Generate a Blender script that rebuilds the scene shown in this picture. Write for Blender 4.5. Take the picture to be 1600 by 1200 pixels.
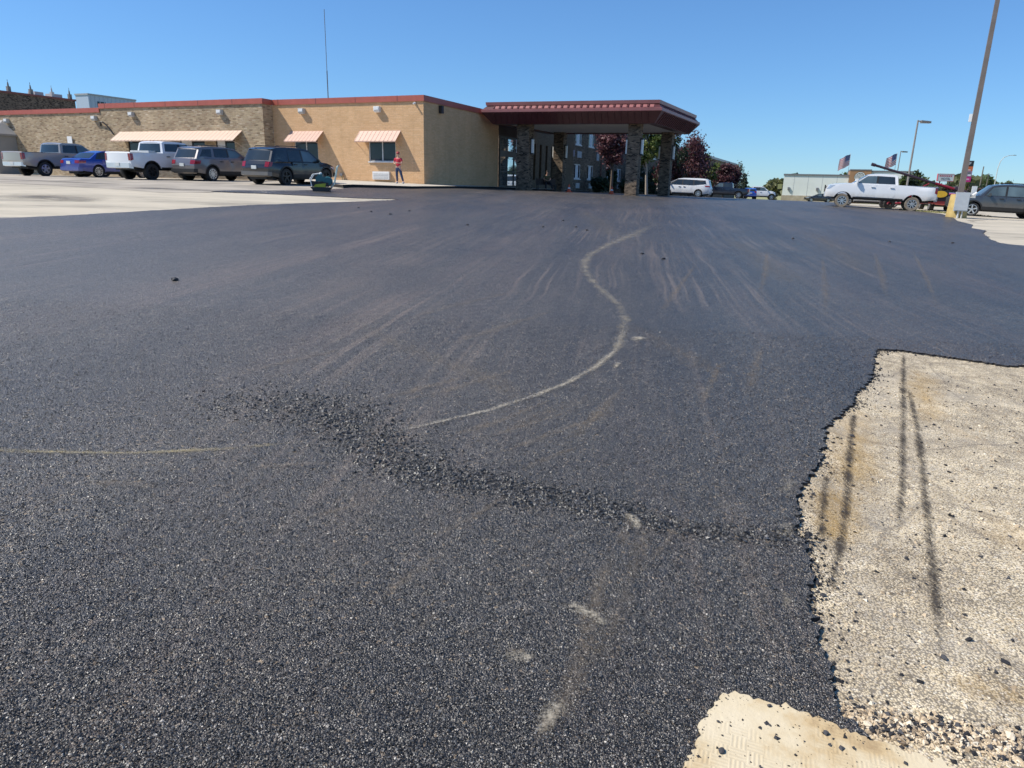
import bpy, bmesh, math, random
import numpy as np
from math import sin, cos, pi, radians, atan, atan2, sqrt
from mathutils import Vector, Matrix, Euler
from mathutils.geometry import delaunay_2d_cdt

random.seed(7)
RNG = np.random.default_rng(11)
scn = bpy.context.scene
COL = scn.collection
for _o in list(bpy.data.objects):
    bpy.data.objects.remove(_o)

# =====================================================================  camera
cam_d = bpy.data.cameras.new('camera')
cam_d.sensor_fit = 'HORIZONTAL'; cam_d.sensor_width = 36.0
cam_d.lens = 36.0 * 1090 / 1600
cam_d.clip_start = 0.05; cam_d.clip_end = 6000
cam_d.dof.use_dof = True; cam_d.dof.focus_distance = 3.4; cam_d.dof.aperture_fstop = 13.0
cam = bpy.data.objects.new('camera', cam_d); COL.objects.link(cam)
_th = atan(310 / 1090); _ro = radians(1.4)
_f = Vector((0, cos(_th), -sin(_th))); _u = Vector((0, sin(_th), cos(_th))); _r = Vector((1, 0, 0))
_uc = _u * cos(_ro) - _r * sin(_ro); _rc = _r * cos(_ro) + _u * sin(_ro)
_m = Matrix((( _rc.x, _uc.x, -_f.x), (_rc.y, _uc.y, -_f.y), (_rc.z, _uc.z, -_f.z))).to_4x4()
_m.translation = (0, 0, 1.55)
cam.matrix_world = _m
scn.camera = cam

# =====================================================================  light
SUN = Vector((-2.26, -.043, 2.6)).normalized()          # towards the sun
w = bpy.data.worlds.new('World'); scn.world = w; w.use_nodes = True
wn = w.node_tree.nodes; wl = w.node_tree.links; wn.clear()
wo = wn.new('ShaderNodeOutputWorld'); bg = wn.new('ShaderNodeBackground')
sky = wn.new('ShaderNodeTexSky'); sky.sky_type = 'NISHITA'; sky.sun_disc = False
sky.sun_elevation = math.asin(SUN.z); sky.sun_rotation = atan2(SUN.x, SUN.y)
sky.altitude = 0; sky.air_density = 1.0; sky.dust_density = 0.0; sky.ozone_density = 6.0
bg.inputs['Strength'].default_value = 0.15
# deep clear-day blue, as the phone rendered it: one even grade over the whole sky
sg = wn.new('ShaderNodeGamma'); sg.inputs[1].default_value = .85
sm = wn.new('ShaderNodeMix'); sm.data_type = 'RGBA'; sm.blend_type = 'MULTIPLY'; sm.inputs[0].default_value = 1; sm.inputs[7].default_value = (.52, .76, 1.0, 1)
wl.new(sky.outputs[0], sg.inputs[0]); wl.new(sg.outputs[0], sm.inputs[6]); wl.new(sm.outputs[2], bg.inputs[0]); wl.new(bg.outputs[0], wo.inputs[0])
sun_d = bpy.data.lights.new('sun', 'SUN'); sun_d.energy = 4.9; sun_d.angle = radians(0.53)
sun_d.color = (1.0, .94, .84)
sun = bpy.data.objects.new('sun', sun_d); COL.objects.link(sun)
sun.rotation_euler = (-SUN).to_track_quat('-Z', 'Y').to_euler()
vs = scn.view_settings; scn.display_settings.display_device = 'sRGB'
vs.view_transform = 'Standard'; vs.look = 'None'; vs.exposure = 0.3; vs.gamma = 1.0; vs.use_curve_mapping = False

# =====================================================================  helpers
class NT:
    """short hand for a node material"""
    def __init__(s, name):
        s.m = bpy.data.materials.new(name); s.m.use_nodes = True
        s.n = s.m.node_tree.nodes; s.l = s.m.node_tree.links
        s.b = s.n['Principled BSDF']; s.out = s.n['Material Output']
    def node(s, t, ins=None, **kw):
        x = s.n.new(t)
        for k, v in kw.items(): setattr(x, k, v)
        for k, v in (ins or {}).items():
            if isinstance(v, bpy.types.NodeSocket): s.l.new(v, x.inputs[k])
            else: x.inputs[k].default_value = v
        return x
    def math(s, op, a, b=0.0, c=None, clamp=False):
        d = {0: a, 1: b}
        if c is not None: d[2] = c
        return s.node('ShaderNodeMath', d, operation=op, use_clamp=clamp).outputs[0]
    def ramp(s, fac, stops, interp='LINEAR'):
        x = s.node('ShaderNodeValToRGB', {0: fac}); e = x.color_ramp.elements; x.color_ramp.interpolation = interp
        while len(e) < len(stops): e.new(0.5)
        for q, (p, c) in zip(e, stops):
            q.position = p; q.color = (*c, 1) if len(c) == 3 else c
        return x.outputs[0]
    def mix(s, fac, a, b, mode='MIX'):
        x = s.node('ShaderNodeMix', data_type='RGBA', blend_type=mode)
        for i, v in ((0, fac), (6, a), (7, b)):
            if isinstance(v, bpy.types.NodeSocket): s.l.new(v, x.inputs[i])
            else: x.inputs[i].default_value = v if i == 0 else ((*v, 1) if len(v) == 3 else v)
        return x.outputs[2]
    def noise(s, vec, scale, detail=3, rough=.55, out=0):
        return s.node('ShaderNodeTexNoise', {'Vector': vec, 'Scale': scale, 'Detail': detail, 'Roughness': rough}).outputs[out]
    def pos(s):
        return s.node('ShaderNodeNewGeometry').outputs['Position']
    def obj(s):
        return s.node('ShaderNodeTexCoord').outputs['Object']
    def mapping(s, vec, scale=(1, 1, 1), rot=(0, 0, 0), loc=(0, 0, 0)):
        return s.node('ShaderNodeMapping', {'Vector': vec, 'Scale': scale, 'Rotation': rot, 'Location': loc}).outputs[0]
    def bump(s, h, strength, dist):
        x = s.node('ShaderNodeBump', {'Height': h, 'Strength': strength, 'Distance': dist})
        s.l.new(x.outputs[0], s.b.inputs['Normal']); return x
    def set(s, **kw):
        for k, v in kw.items():
            k = k.replace('_', ' ')
            if isinstance(v, bpy.types.NodeSocket): s.l.new(v, s.b.inputs[k])
            elif k == 'Base Color': s.b.inputs[k].default_value = (*v, 1)
            else: s.b.inputs[k].default_value = v
        return s

def plain(name, c, rough=.6, metal=0.0, var=.12, scale=6.0, spec=.5, coat=0.0, bump=0.0):
    t = NT(name); o = t.obj()
    n = t.noise(o, scale, 4)
    lo = tuple(x * (1 - var) for x in c); hi = tuple(min(1, x * (1 + var)) for x in c)
    t.set(Base_Color=t.ramp(n, [(.3, lo), (.7, hi)]), Roughness=rough, Metallic=metal)
    t.b.inputs['Specular IOR Level'].default_value = spec
    if coat: t.b.inputs['Coat Weight'].default_value = coat; t.b.inputs['Coat Roughness'].default_value = .04
    if bump: t.bump(t.noise(o, scale * 8, 3), bump, .01)
    return t.m

def paint(name, c, metal=.0, rough=.35, dirt=.25):
    """car paint with a clear coat and dust on the lower body"""
    t = NT(name); o = t.obj()
    z = t.node('ShaderNodeSeparateXYZ', {0: o}).outputs[2]
    n = t.noise(o, 5, 5)
    k = t.math('MULTIPLY', t.node('ShaderNodeMapRange', {0: z, 1: .95, 2: .35, 3: 0.0, 4: dirt}).outputs[0], n)
    k = t.math('MULTIPLY', k, 1.7, clamp=True)
    t.set(Base_Color=t.mix(k, c, (.34, .28, .2)), Roughness=t.math('ADD', k, rough), Metallic=metal)
    t.b.inputs['Coat Weight'].default_value = .8; t.b.inputs['Coat Roughness'].default_value = .06
    return t.m

class MB:
    """mesh builder: many shapes -> ONE mesh object"""
    def __init__(s): s.v = []; s.f = []; s.mi = []
    def add(s, vs, fs, mi=0):
        b = len(s.v); s.v += [tuple(p) for p in vs]
        s.f += [tuple(i + b for i in f) for f in fs]; s.mi += [mi] * len(fs); return s
    def quad(s, a, b, c, d, mi=0): return s.add([a, b, c, d], [(0, 1, 2, 3)], mi)
    def box(s, x0, x1, y0, y1, z0, z1, mi=0, M=None):
        p = [(x0, y0, z0), (x1, y0, z0), (x1, y1, z0), (x0, y1, z0), (x0, y0, z1), (x1, y0, z1), (x1, y1, z1), (x0, y1, z1)]
        if M is not None: p = [tuple(M @ Vector(q)) for q in p]
        return s.add(p, [(0, 3, 2, 1), (4, 5, 6, 7), (0, 1, 5, 4), (1, 2, 6, 5), (2, 3, 7, 6), (3, 0, 4, 7)], mi)
    def tube(s, pts, r, n=8, mi=0, caps=True):
        pts = [Vector(p) for p in pts]; rr = r if isinstance(r, (list, tuple)) else [r] * len(pts)
        vs = []; fs = []
        for i, p in enumerate(pts):
            d = (pts[min(i + 1, len(pts) - 1)] - pts[max(i - 1, 0)]).normalized()
            a = d.orthogonal().normalized() if i == 0 else (a - d * a.dot(d)).normalized()
            b = d.cross(a)
            for k in range(n):
                t = 2 * pi * k / n; vs.append(p + (a * cos(t) + b * sin(t)) * rr[i])
        for i in range(len(pts) - 1):
            for k in range(n):
                fs.append((i * n + k, i * n + (k + 1) % n, (i + 1) * n + (k + 1) % n, (i + 1) * n + k))
        if caps:
            fs.append(tuple(range(n))[::-1]); fs.append(tuple((len(pts) - 1) * n + k for k in range(n)))
        return s.add(vs, fs, mi)
    def lathe(s, prof, n=20, axis='z', mi=0, c=(0, 0, 0), cap=False):
        vs = []; fs = []
        for (r, h) in prof:
            for k in range(n):
                t = 2 * pi * k / n; a, b = r * cos(t), r * sin(t)
                q = (a, b, h) if axis == 'z' else ((h, a, b) if axis == 'x' else (a, h, b))
                vs.append((q[0] + c[0], q[1] + c[1], q[2] + c[2]))
        for i in range(len(prof) - 1):
            for k in range(n):
                fs.append((i * n + k, i * n + (k + 1) % n, (i + 1) * n + (k + 1) % n, (i + 1) * n + k))
        if cap:
            fs.append(tuple(range(n))[::-1]); fs.append(tuple((len(prof) - 1) * n + k for k in range(n)))
        return s.add(vs, fs, mi)
    def build(s, name, mats, parent=None, smooth=False, loc=None, angle=35):
        me = bpy.data.meshes.new(name); me.from_pydata(s.v, [], s.f)
        if not isinstance(mats, (list, tuple)): mats = [mats]
        for m in mats: me.materials.append(m)
        if len(mats) > 1: me.polygons.foreach_set('material_index', s.mi)
        bm = bmesh.new(); bm.from_mesh(me); bmesh.ops.recalc_face_normals(bm, faces=bm.faces); bm.to_mesh(me); bm.free()
        if smooth:
            me.polygons.foreach_set('use_smooth', [True] * len(me.polygons)); me.set_sharp_from_angle(angle=radians(angle))
        me.update()
        o = bpy.data.objects.new(name, me); COL.objects.link(o)
        if parent is not None: o.parent = parent
        if loc is not None: o.location = loc
        return o

def tag(o, label=None, cat=None, group=None, kind=None):
    if label: o['label'] = label
    if cat: o['category'] = cat
    if group: o['group'] = group
    if kind: o['kind'] = kind
    return o
def thing(name, label, cat, loc=(0, 0, 0), rz=0.0, group=None):
    o = bpy.data.objects.new(name, None); COL.objects.link(o); o.empty_display_size = .3
    o.location = loc; o.rotation_euler = (0, 0, rz)
    return tag(o, label, cat, group)
def again(o, parent=None, loc=None, rz=None):
    """one more part that shares its mesh"""
    c = o.copy(); COL.objects.link(c)
    if parent is not None: c.parent = parent
    if loc is not None: c.location = loc
    if rz is not None: c.rotation_euler = (0, 0, rz)
    for ch in [q for q in bpy.data.objects if q.parent == o and q is not c]:
        d = ch.copy(); COL.objects.link(d); d.parent = c
    return c
def np_mesh(name, V, F, mats, mi=None, parent=None, smooth=False):
    me = bpy.data.meshes.new(name); nv, nf, k = len(V), len(F), F.shape[1]
    me.vertices.add(nv); me.vertices.foreach_set('co', np.ascontiguousarray(V, np.float32).ravel())
    me.loops.add(nf * k); me.loops.foreach_set('vertex_index', np.ascontiguousarray(F, np.int32).ravel())
    me.polygons.add(nf); me.polygons.foreach_set('loop_start', np.arange(0, nf * k, k, dtype=np.int32))
    for m in mats: me.materials.append(m)
    if mi is not None: me.polygons.foreach_set('material_index', np.ascontiguousarray(mi, np.int32))
    me.polygons.foreach_set('use_smooth', np.full(nf, smooth))
    me.update(calc_edges=True); me.validate()
    o = bpy.data.objects.new(name, me); COL.objects.link(o)
    if parent is not None: o.parent = parent
    return o
def resample(pts, step):
    P = np.array(pts, float); d = np.r_[0, np.cumsum(np.linalg.norm(np.diff(P, axis=0), axis=1))]
    t = np.linspace(0, d[-1], max(2, int(d[-1] / step) + 1))
    return np.c_[np.interp(t, d, P[:, 0]), np.interp(t, d, P[:, 1])], t
# ---- lie of the land: rises away from the camera, tips down to the right, then crests ----
_ys = np.linspace(-200, 2000, 22001)
_sl = np.interp(_ys, [-200, -20, -5, 34, 50, 62, 140, 260], [0, 0, .0295, .0295, .001, -.003, -.006, 0])
_zz = np.cumsum(_sl) * 0.1
_zz -= np.interp(0, _ys, _zz)
def terr(x, y):
    x = np.asarray(x, float); y = np.asarray(y, float)
    xe = np.clip(x, -60, 60)
    xe = np.where(xe < -11, -11 - 0.42 * (1 - np.exp((xe + 11) / 4)), xe)
    k = np.interp(y, [-50, 0, 30, 42, 60], [.6, .9, 1, 1, .75])
    return np.interp(y, _ys, _zz) - .0231 * xe * k
def gz(x, y):
    return float(terr(x, y))

# outlines on the ground, metres
G = {
  'left_edge': [(-10.51, 14.53), (-10.23, 14.77), (-9.92, 15.45), (-9.69, 15.99), (-9.29, 17.13), (-8.76, 18.62), (-8.3, 19.94), (-7.73, 21.34), (-6.88, 22.94), (-5.54, 25.24), (-4.46, 27.48)],
  'wedge_low': [(-4.82, 27.82), (-5.97, 27.23), (-6.95, 27.27), (-7.92, 27.3), (-9.15, 27.34), (-10.29, 27.17), (-11.51, 27.19)],
  'wedge_up': [(-11.53, 28.13), (-10.72, 28.99), (-9.96, 29.81), (-9.4, 30.55)],
  'right_far': [(22.27, 48.03), (23.24, 45.73), (23.64, 42.05), (23.21, 39.39), (21.8, 35.98)],
  'right_edge': [(19.63, 31.97), (18.71, 29.39), (17.15, 27.03), (16.96, 25.86), (15.68, 24.0), (14.3, 21.49), (13.79, 20.36), (13.88, 19.91), (14.1, 19.76), (15.24, 19.38)],
  'patch_top': [(4.93, 6.09), (4.61, 6.13), (4.43, 6.09), (4.29, 6.19), (4.03, 6.34), (3.84, 6.43), (3.67, 6.53), (3.47, 6.51), (3.36, 6.32), (3.11, 5.83), (2.86, 5.39), (2.61, 5.09), (2.43, 4.77), (2.29, 4.6), (2.14, 4.41), (2.02, 4.26), (1.9, 3.98), (1.76, 3.69), (1.62, 3.51), (1.44, 3.23), (1.42, 3.12), (1.32, 2.89), (1.27, 2.6), (1.14, 2.31), (1.08, 2.11), (1.07, 1.96), (1.02, 1.82), (1.01, 1.76)],
  'slab_top': [(0.7, 1.81), (0.79, 1.79), (0.9, 1.75), (1.0, 1.69), (1.12, 1.62), (1.25, 1.56), (1.36, 1.51)],
  'slab_left': [(0.7, 1.81), (0.65, 1.78), (0.61, 1.74), (0.56, 1.66), (0.55, 1.63), (0.51, 1.55), (0.48, 1.52), (0.44, 1.46)],
  'track': [(5.18, 25.09), (3.96, 20.7), (2.9, 17.5), (2.04, 15.12), (1.42, 13.12), (1.16, 11.8), (1.08, 10.69), (1.1, 9.53), (1.18, 8.73), (1.23, 8.08), (1.21, 7.47), (1.07, 6.7), (0.89, 5.94), (0.66, 5.4), (0.4, 4.94), (0.13, 4.58), (-0.16, 4.27), (-0.39, 4.07), (-0.6, 3.9), (-0.78, 3.75), (-0.92, 3.64)],
  'track2': [(-0.81, 3.82), (-1.01, 3.72), (-1.16, 3.63), (-1.44, 3.52), (-1.69, 3.45), (-1.99, 3.38), (-2.28, 3.36), (-2.5, 3.35), (-2.82, 3.33), (-3.26, 3.31)],
  'windrow': [(-1.66, 4.25), (-1.43, 4.24), (-1.22, 4.21), (-1.01, 4.02), (-0.84, 3.78), (-0.66, 3.57), (-0.45, 3.34), (-0.18, 3.21), (0.17, 3.11), (0.41, 3.05), (0.6, 2.91)],
  'joint': [(0.49, 2.97), (0.71, 2.88), (0.93, 2.82), (1.16, 2.81), (1.3, 2.8)],
  'dustline': [(0.57, 2.96), (0.47, 2.69), (0.38, 2.44), (0.31, 2.19), (0.24, 1.94), (0.18, 1.74), (0.11, 1.62), (0.07, 1.52)],
  'clumps': [(0.2, 2.25), (0.27, 2.24), (0.34, 2.17), (0.02, 1.96), (0.56, 2.95), (0.68, 2.7), (1.17, 6.46), (0.84, 5.53), (0.14, 1.69), (1.25, 6.23), (-0.21, 2.15), (0.78, 2.47)],
  'stain1': [(3.75, 6.56), (3.14, 5.41), (2.64, 4.47), (2.09, 3.44), (1.84, 3.0), (1.65, 2.66)],
  'stain2': [(3.13, 5.32), (2.74, 4.49), (2.4, 3.81), (2.06, 3.15), (1.76, 2.57), (1.52, 2.11), (1.35, 1.8)],
  'stain3': [(2.42, 4.7), (2.05, 3.96), (1.64, 3.11), (1.39, 2.64), (1.2, 2.27)],
  'stain4': [(1.74, 3.56), (1.52, 3.1), (1.39, 2.79)],
  'clods': [(-4.1, 8.41), (2.4, 13.39), (0.69, 18.29), (1.79, 17.96), (2.68, 12.75), (-1.21, 17.82), (7.15, 18.38), (9.87, 18.8), (11.87, 19.36), (-3.23, 21.71), (-4.84, 22.03), (-4.19, 20.73), (-3.53, 20.12), (1.58, 18.77), (1.37, 20.79), (0.84, 2.05), (0.97, 2.02)],
  'darkpatch': [(-16.93, 23.6), (-13.31, 18.49), (-12.55, 18.84), (-11.94, 20.09), (-12.75, 21.48), (-14.74, 22.48)],
  'concrete_line': [(-21.49, 30.05), (-17.95, 28.64), (-14.49, 26.91), (-12.71, 25.7), (-10.49, 24.25)],
  'debris': [(1.22, 1.84), (1.11, 1.77), (0.99, 1.71), (1.05, 1.75), (1.22, 1.74), (1.46, 1.71), (1.49, 1.66), (1.33, 1.78), (1.06, 1.59), (1.32, 1.6)]}
# =====================================================================  ground materials
def asphalt_mat():
    t = NT('fresh_asphalt'); p = t.pos()
    v1 = t.node('ShaderNodeTexVoronoi', {'Vector': p, 'Scale': 165.0, 'Randomness': 1.0})
    v2 = t.node('ShaderNodeTexVoronoi', {'Vector': p, 'Scale': 84.0, 'Randomness': 1.0})
    r1 = t.node('ShaderNodeSeparateColor', {0: v1.outputs['Color']})
    base = t.ramp(r1.outputs[0], [(0, (.012, .0118, .0115)), (.5, (.03, .0295, .029)), (.84, (.055, .054, .053)), (.95, (.1, .098, .094)), (1, (.2, .19, .175))])
    r2 = t.node('ShaderNodeSeparateColor', {0: v2.outputs['Color']})
    base = t.mix(t.math('GREATER_THAN', r2.outputs[1], .975), base, (.16, .135, .1))
    # brown dust, dragged along the way the lorries drove
    m1 = t.mapping(p, (1.3, .16, 1), (0, 0, radians(-12)))
    m2 = t.mapping(p, (3.2, .22, 1), (0, 0, radians(14)))
    d1 = t.noise(m1, 1.0, 5, .6); d2 = t.noise(m2, 1.3, 5, .65); d3 = t.noise(p, .9, 5, .6)
    k = t.math('MULTIPLY', t.node('ShaderNodeMapRange', {0: d1, 1: .46, 2: .72}).outputs[0], t.node('ShaderNodeMapRange', {0: d2, 1: .4, 2: .7}).outputs[0])
    k = t.math('ADD', k, t.math('MULTIPLY', t.node('ShaderNodeMapRange', {0: d3, 1: .56, 2: .8}).outputs[0], .5), clamp=True)
    grain = t.node('ShaderNodeMapRange', {0: r1.outputs[1], 1: .25, 2: .9}).outputs[0]
    k = t.math('MULTIPLY', t.math('MULTIPLY', k, grain), .36)
    base = t.mix(k, base, (.15, .115, .08))
    # the paver's passes: long bands and fine drag lines along the lane, broad tonal drift across it
    lane = t.mapping(p, (1, 1, 1), (0, 0, radians(9)))
    wob = t.node('ShaderNodeVectorMath', {0: lane, 1: t.mapping(t.noise(p, .25, 2, .5, 1), (.4, .4, 0))}, operation='ADD').outputs[0]
    s1 = t.noise(t.mapping(wob, (1.1, .05, 1)), 1.0, 4, .6); s2 = t.noise(t.mapping(wob, (7, .22, 1)), 1.0, 3, .6); big = t.noise(p, .33, 4, .6)
    base = t.mix(1.0, base, t.ramp(s1, [(.3, (.74, .74, .77)), (.7, (1.26, 1.24, 1.2))]), 'MULTIPLY')
    base = t.mix(1.0, base, t.ramp(s2, [(.3, (.86, .86, .88)), (.7, (1.16, 1.14, 1.1))]), 'MULTIPLY')
    base = t.mix(1.0, base, t.ramp(big, [(.3, (.8, .8, .83)), (.7, (1.2, 1.19, 1.16))]), 'MULTIPLY')
    sp1 = t.noise(p, 13, 2, .7); sp2 = t.noise(t.mapping(p, (1, .6, 1)), 4.5, 3, .65)
    base = t.mix(1.0, base, t.ramp(sp1, [(.32, (.82,) * 3), (.68, (1.18,) * 3)]), 'MULTIPLY')
    base = t.mix(1.0, base, t.ramp(sp2, [(.32, (.86,) * 3), (.68, (1.14,) * 3)]), 'MULTIPLY')
    s4 = t.noise(t.mapping(wob, (15, .12, 1)), 1.0, 4, .6); s5 = t.noise(t.mapping(p, (.5, .35, 1), (0, 0, 0), (4, 2, 0)), 1.0, 3)
    sk = t.math('MULTIPLY', t.node('ShaderNodeMapRange', {0: s4, 1: .5, 2: .66, 4: .8}).outputs[0], t.node('ShaderNodeMapRange', {0: s5, 1: .42, 2: .62}).outputs[0])
    base = t.mix(t.math('MULTIPLY', sk, t.node('ShaderNodeMapRange', {0: r1.outputs[1], 1: .1, 2: .7, 3: .4, 4: 1}).outputs[0]), base, (.165, .135, .11))
    # purplish brown film in long patches, mostly on the wheel paths
    f1 = t.noise(t.mapping(wob, (.9, .11, 1), (0, 0, 0), (3.3, 1.7, 0)), 1.0, 5, .65)
    fk = t.math('MULTIPLY', t.node('ShaderNodeMapRange', {0: f1, 1: .5, 2: .68, 4: .36}).outputs[0], t.node('ShaderNodeMapRange', {0: r1.outputs[2], 1: .1, 2: .8, 3: .35, 4: 1}).outputs[0])
    base = t.mix(fk, base, (.11, .08, .066))
    v3 = t.node('ShaderNodeTexVoronoi', {'Vector': p, 'Scale': 48.0, 'Randomness': 1.0})
    r3 = t.node('ShaderNodeSeparateColor', {0: v3.outputs['Color']})
    base = t.mix(1.0, base, t.ramp(r3.outputs[0], [(0, (.88, .8, .72)), (.8, (1.17, 1.07, .95)), (1, (1.62, 1.48, 1.3))]), 'MULTIPLY')
    t.set(Base_Color=base, Roughness=t.ramp(r1.outputs[2], [(0, (.24,) * 3), (1, (.62,) * 3)]))
    h = t.math('ADD', t.math('MULTIPLY', v1.outputs['Distance'], -1.0), t.math('MULTIPLY', v2.outputs['Distance'], -.7))
    h = t.math('ADD', h, t.math('MULTIPLY', t.noise(p, 9, 3), .9))
    t.bump(h, .95, .007)
    t.b.inputs['Specular IOR Level'].default_value = .8
    return t.m
def old_paving_mat():
    t = NT('worn_paving'); p = t.pos()
    sx = t.node('ShaderNodeSeparateXYZ', {0: p})
    v = t.node('ShaderNodeTexVoronoi', {'Vector': p, 'Scale': 130.0, 'Randomness': 1.0})
    rc = t.node('ShaderNodeSeparateColor', {0: v.outputs['Color']})
    stone = t.ramp(rc.outputs[0], [(0, (.45, .36, .23)), (.35, (.63, .53, .37)), (.7, (.69, .59, .43)), (.9, (.54, .47, .38)), (1, (.8, .73, .59))])
    n0 = t.noise(p, 1.1, 5, .62); n1 = t.noise(p, 7.0, 5, .62)
    gap = t.math('ADD', t.math('ADD', v.outputs['Distance'], t.math('MULTIPLY', n1, .55)), t.math('MULTIPLY', n0, .45))
    gap = t.node('ShaderNodeMapRange', {0: gap, 1: .93, 2: 1.14}).outputs[0]
    c = t.mix(t.math('MULTIPLY', gap, .78), stone, (.11, .095, .08))
    q1 = t.noise(p, 2.6, 5, .65); q2 = t.noise(p, 11, 4, .6)
    c = t.mix(1.0, c, t.ramp(q1, [(.28, (.7, .68, .66)), (.72, (1.2, 1.2, 1.18))]), 'MULTIPLY')
    c = t.mix(1.0, c, t.ramp(q2, [(.3, (.78, .77, .76)), (.7, (1.14, 1.14, 1.12))]), 'MULTIPLY')
    # worn patches: pale dust, grey binder, ochre
    g = t.noise(p, .55, 6, .65); g2 = t.noise(t.mapping(p, (1, 1, 1), (0, 0, 0), (7, 3, 1)), 1.7, 6, .65)
    c = t.mix(t.node('ShaderNodeMapRange', {0: g, 1: .52, 2: .74, 4: .75}).outputs[0], c, (.56, .48, .36))
    c = t.mix(t.node('ShaderNodeMapRange', {0: g2, 1: .52, 2: .7, 4: .6}).outputs[0], c, (.26, .235, .2))
    oc = t.noise(t.mapping(p, (1, .5, 1), (0, 0, .4), (2, 9, 0)), 1.3, 4)
    c = t.mix(t.node('ShaderNodeMapRange', {0: oc, 1: .6, 2: .74, 4: .5}).outputs[0], c, (.6, .42, .2))
    # thin cracks
    cr = t.node('ShaderNodeTexVoronoi', {'Vector': t.node('ShaderNodeMixRGB', {0: .12, 1: p, 2: t.noise(p, 3, 4, .6, 1)}).outputs[0], 'Scale': 1.1}, feature='DISTANCE_TO_EDGE')
    c = t.mix(t.node('ShaderNodeMapRange', {0: cr.outputs['Distance'], 1: .0, 2: .014, 3: .45, 4: 0}).outputs[0], c, (.13, .11, .09))
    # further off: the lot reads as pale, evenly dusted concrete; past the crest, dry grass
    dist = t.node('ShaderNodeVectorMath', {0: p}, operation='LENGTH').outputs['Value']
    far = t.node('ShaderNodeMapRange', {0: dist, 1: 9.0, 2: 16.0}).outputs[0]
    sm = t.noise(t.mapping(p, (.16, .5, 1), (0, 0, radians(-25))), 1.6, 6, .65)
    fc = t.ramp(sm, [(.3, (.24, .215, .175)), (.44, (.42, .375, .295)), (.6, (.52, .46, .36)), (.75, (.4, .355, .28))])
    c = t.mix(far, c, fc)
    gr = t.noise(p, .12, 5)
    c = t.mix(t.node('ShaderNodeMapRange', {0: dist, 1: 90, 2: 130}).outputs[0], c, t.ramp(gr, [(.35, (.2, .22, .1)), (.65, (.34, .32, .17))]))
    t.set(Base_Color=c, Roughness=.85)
    h = t.math('ADD', t.math('MULTIPLY', v.outputs['Distance'], -1.0), t.math('MULTIPLY', n1, 1.4))
    t.bump(h, .5, .005)
    t.b.inputs['Specular IOR Level'].default_value = .25
    return t.m
def slab_mat():
    t = NT('stamped_concrete'); p = t.pos()
    n = t.noise(p, 3.2, 6, .62)
    c = t.ramp(n, [(.34, (.3, .2, .1)), (.43, (.5, .37, .2)), (.52, (.6, .5, .33)), (.7, (.66, .57, .41))])
    # broom / stamp marks: short strokes in two directions, in patches
    a = t.node('ShaderNodeTexWave', {'Vector': t.mapping(p, (1, 1, 1), (0, 0, .35)), 'Scale': 26.0, 'Distortion': .6, 'Detail': 1.0}, bands_direction='X').outputs[0]
    b = t.node('ShaderNodeTexWave', {'Vector': t.mapping(p, (1, 1, 1), (0, 0, .35)), 'Scale': 26.0, 'Distortion': .6, 'Detail': 1.0}, bands_direction='Y').outputs[0]
    ch = t.node('ShaderNodeTexChecker', {'Vector': t.mapping(p, (1, 1, 1), (0, 0, .35)), 'Scale': 22.0}).outputs[1]
    st = t.node('ShaderNodeMix', {0: ch, 2: a, 3: b}).outputs[0]
    wear = t.node('ShaderNodeMapRange', {0: t.noise(p, 5, 3), 1: .42, 2: .62}).outputs[0]
    k = t.math('MULTIPLY', t.math('MULTIPLY', st, wear), .2)
    c = t.mix(k, c, (.36, .27, .15))
    t.set(Base_Color=c, Roughness=.8)
    t.bump(t.math('ADD', t.math('MULTIPLY', t.math('MULTIPLY', st, wear), -.5), t.noise(p, 60, 3)), .4, .004)
    return t.m
def masked(name, c, scale, thr0, thr1, stretch=(1, 1, 1), amount=1.0, fade=2.6):
    """thin film (dust, oil) that lies on the paving with gaps; UV.y runs across, 0..1"""
    t = NT(name); p = t.pos()
    uv = t.node('ShaderNodeSeparateXYZ', {0: t.node('ShaderNodeUVMap').outputs[0]})
    e = t.math('SUBTRACT', 1.0, t.math('ABSOLUTE', t.math('SUBTRACT', t.math('MULTIPLY', uv.outputs[1], 2.0), 1.0)))
    e = t.math('MULTIPLY', e, t.math('MINIMUM', t.math('MULTIPLY', uv.outputs[0], fade), t.math('MULTIPLY', t.math('SUBTRACT', 1.0, uv.outputs[0]), 6.0), clamp=True))
    e = t.math('POWER', t.math('MAXIMUM', e, 0.0001), .7)
    n = t.noise(t.mapping(p, stretch), scale, 5, .7); n2 = t.noise(p, scale * .12, 4, .6)
    n3 = t.node('ShaderNodeTexVoronoi', {'Vector': p, 'Scale': 120.0}).outputs['Distance']
    a = t.math('ADD', t.math('ADD', n, t.math('MULTIPLY', n2, .8)), t.math('MULTIPLY', n3, -.45))
    a = t.math('MULTIPLY', t.node('ShaderNodeMapRange', {0: t.math('MULTIPLY', a, t.math('ADD', .25, t.math('MULTIPLY', e, .9))), 1: thr0, 2: thr1}).outputs[0], amount)
    cc = t.ramp(t.noise(p, 40, 4), [(.3, tuple(x * .7 for x in c)), (.7, tuple(min(1, x * 1.2) for x in c))])
    t.set(Base_Color=cc, Roughness=.9, Alpha=a)
    t.b.inputs['Specular IOR Level'].default_value = .15
    return t.m
def stone_mat(name, stops, rough=.6):
    t = NT(name)
    r = t.node('ShaderNodeNewGeometry').outputs['Random Per Island']
    t.set(Base_Color=t.ramp(r, stops), Roughness=rough)
    t.bump(t.noise(t.pos(), 400, 2), .4, .002)
    return t.m
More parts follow.
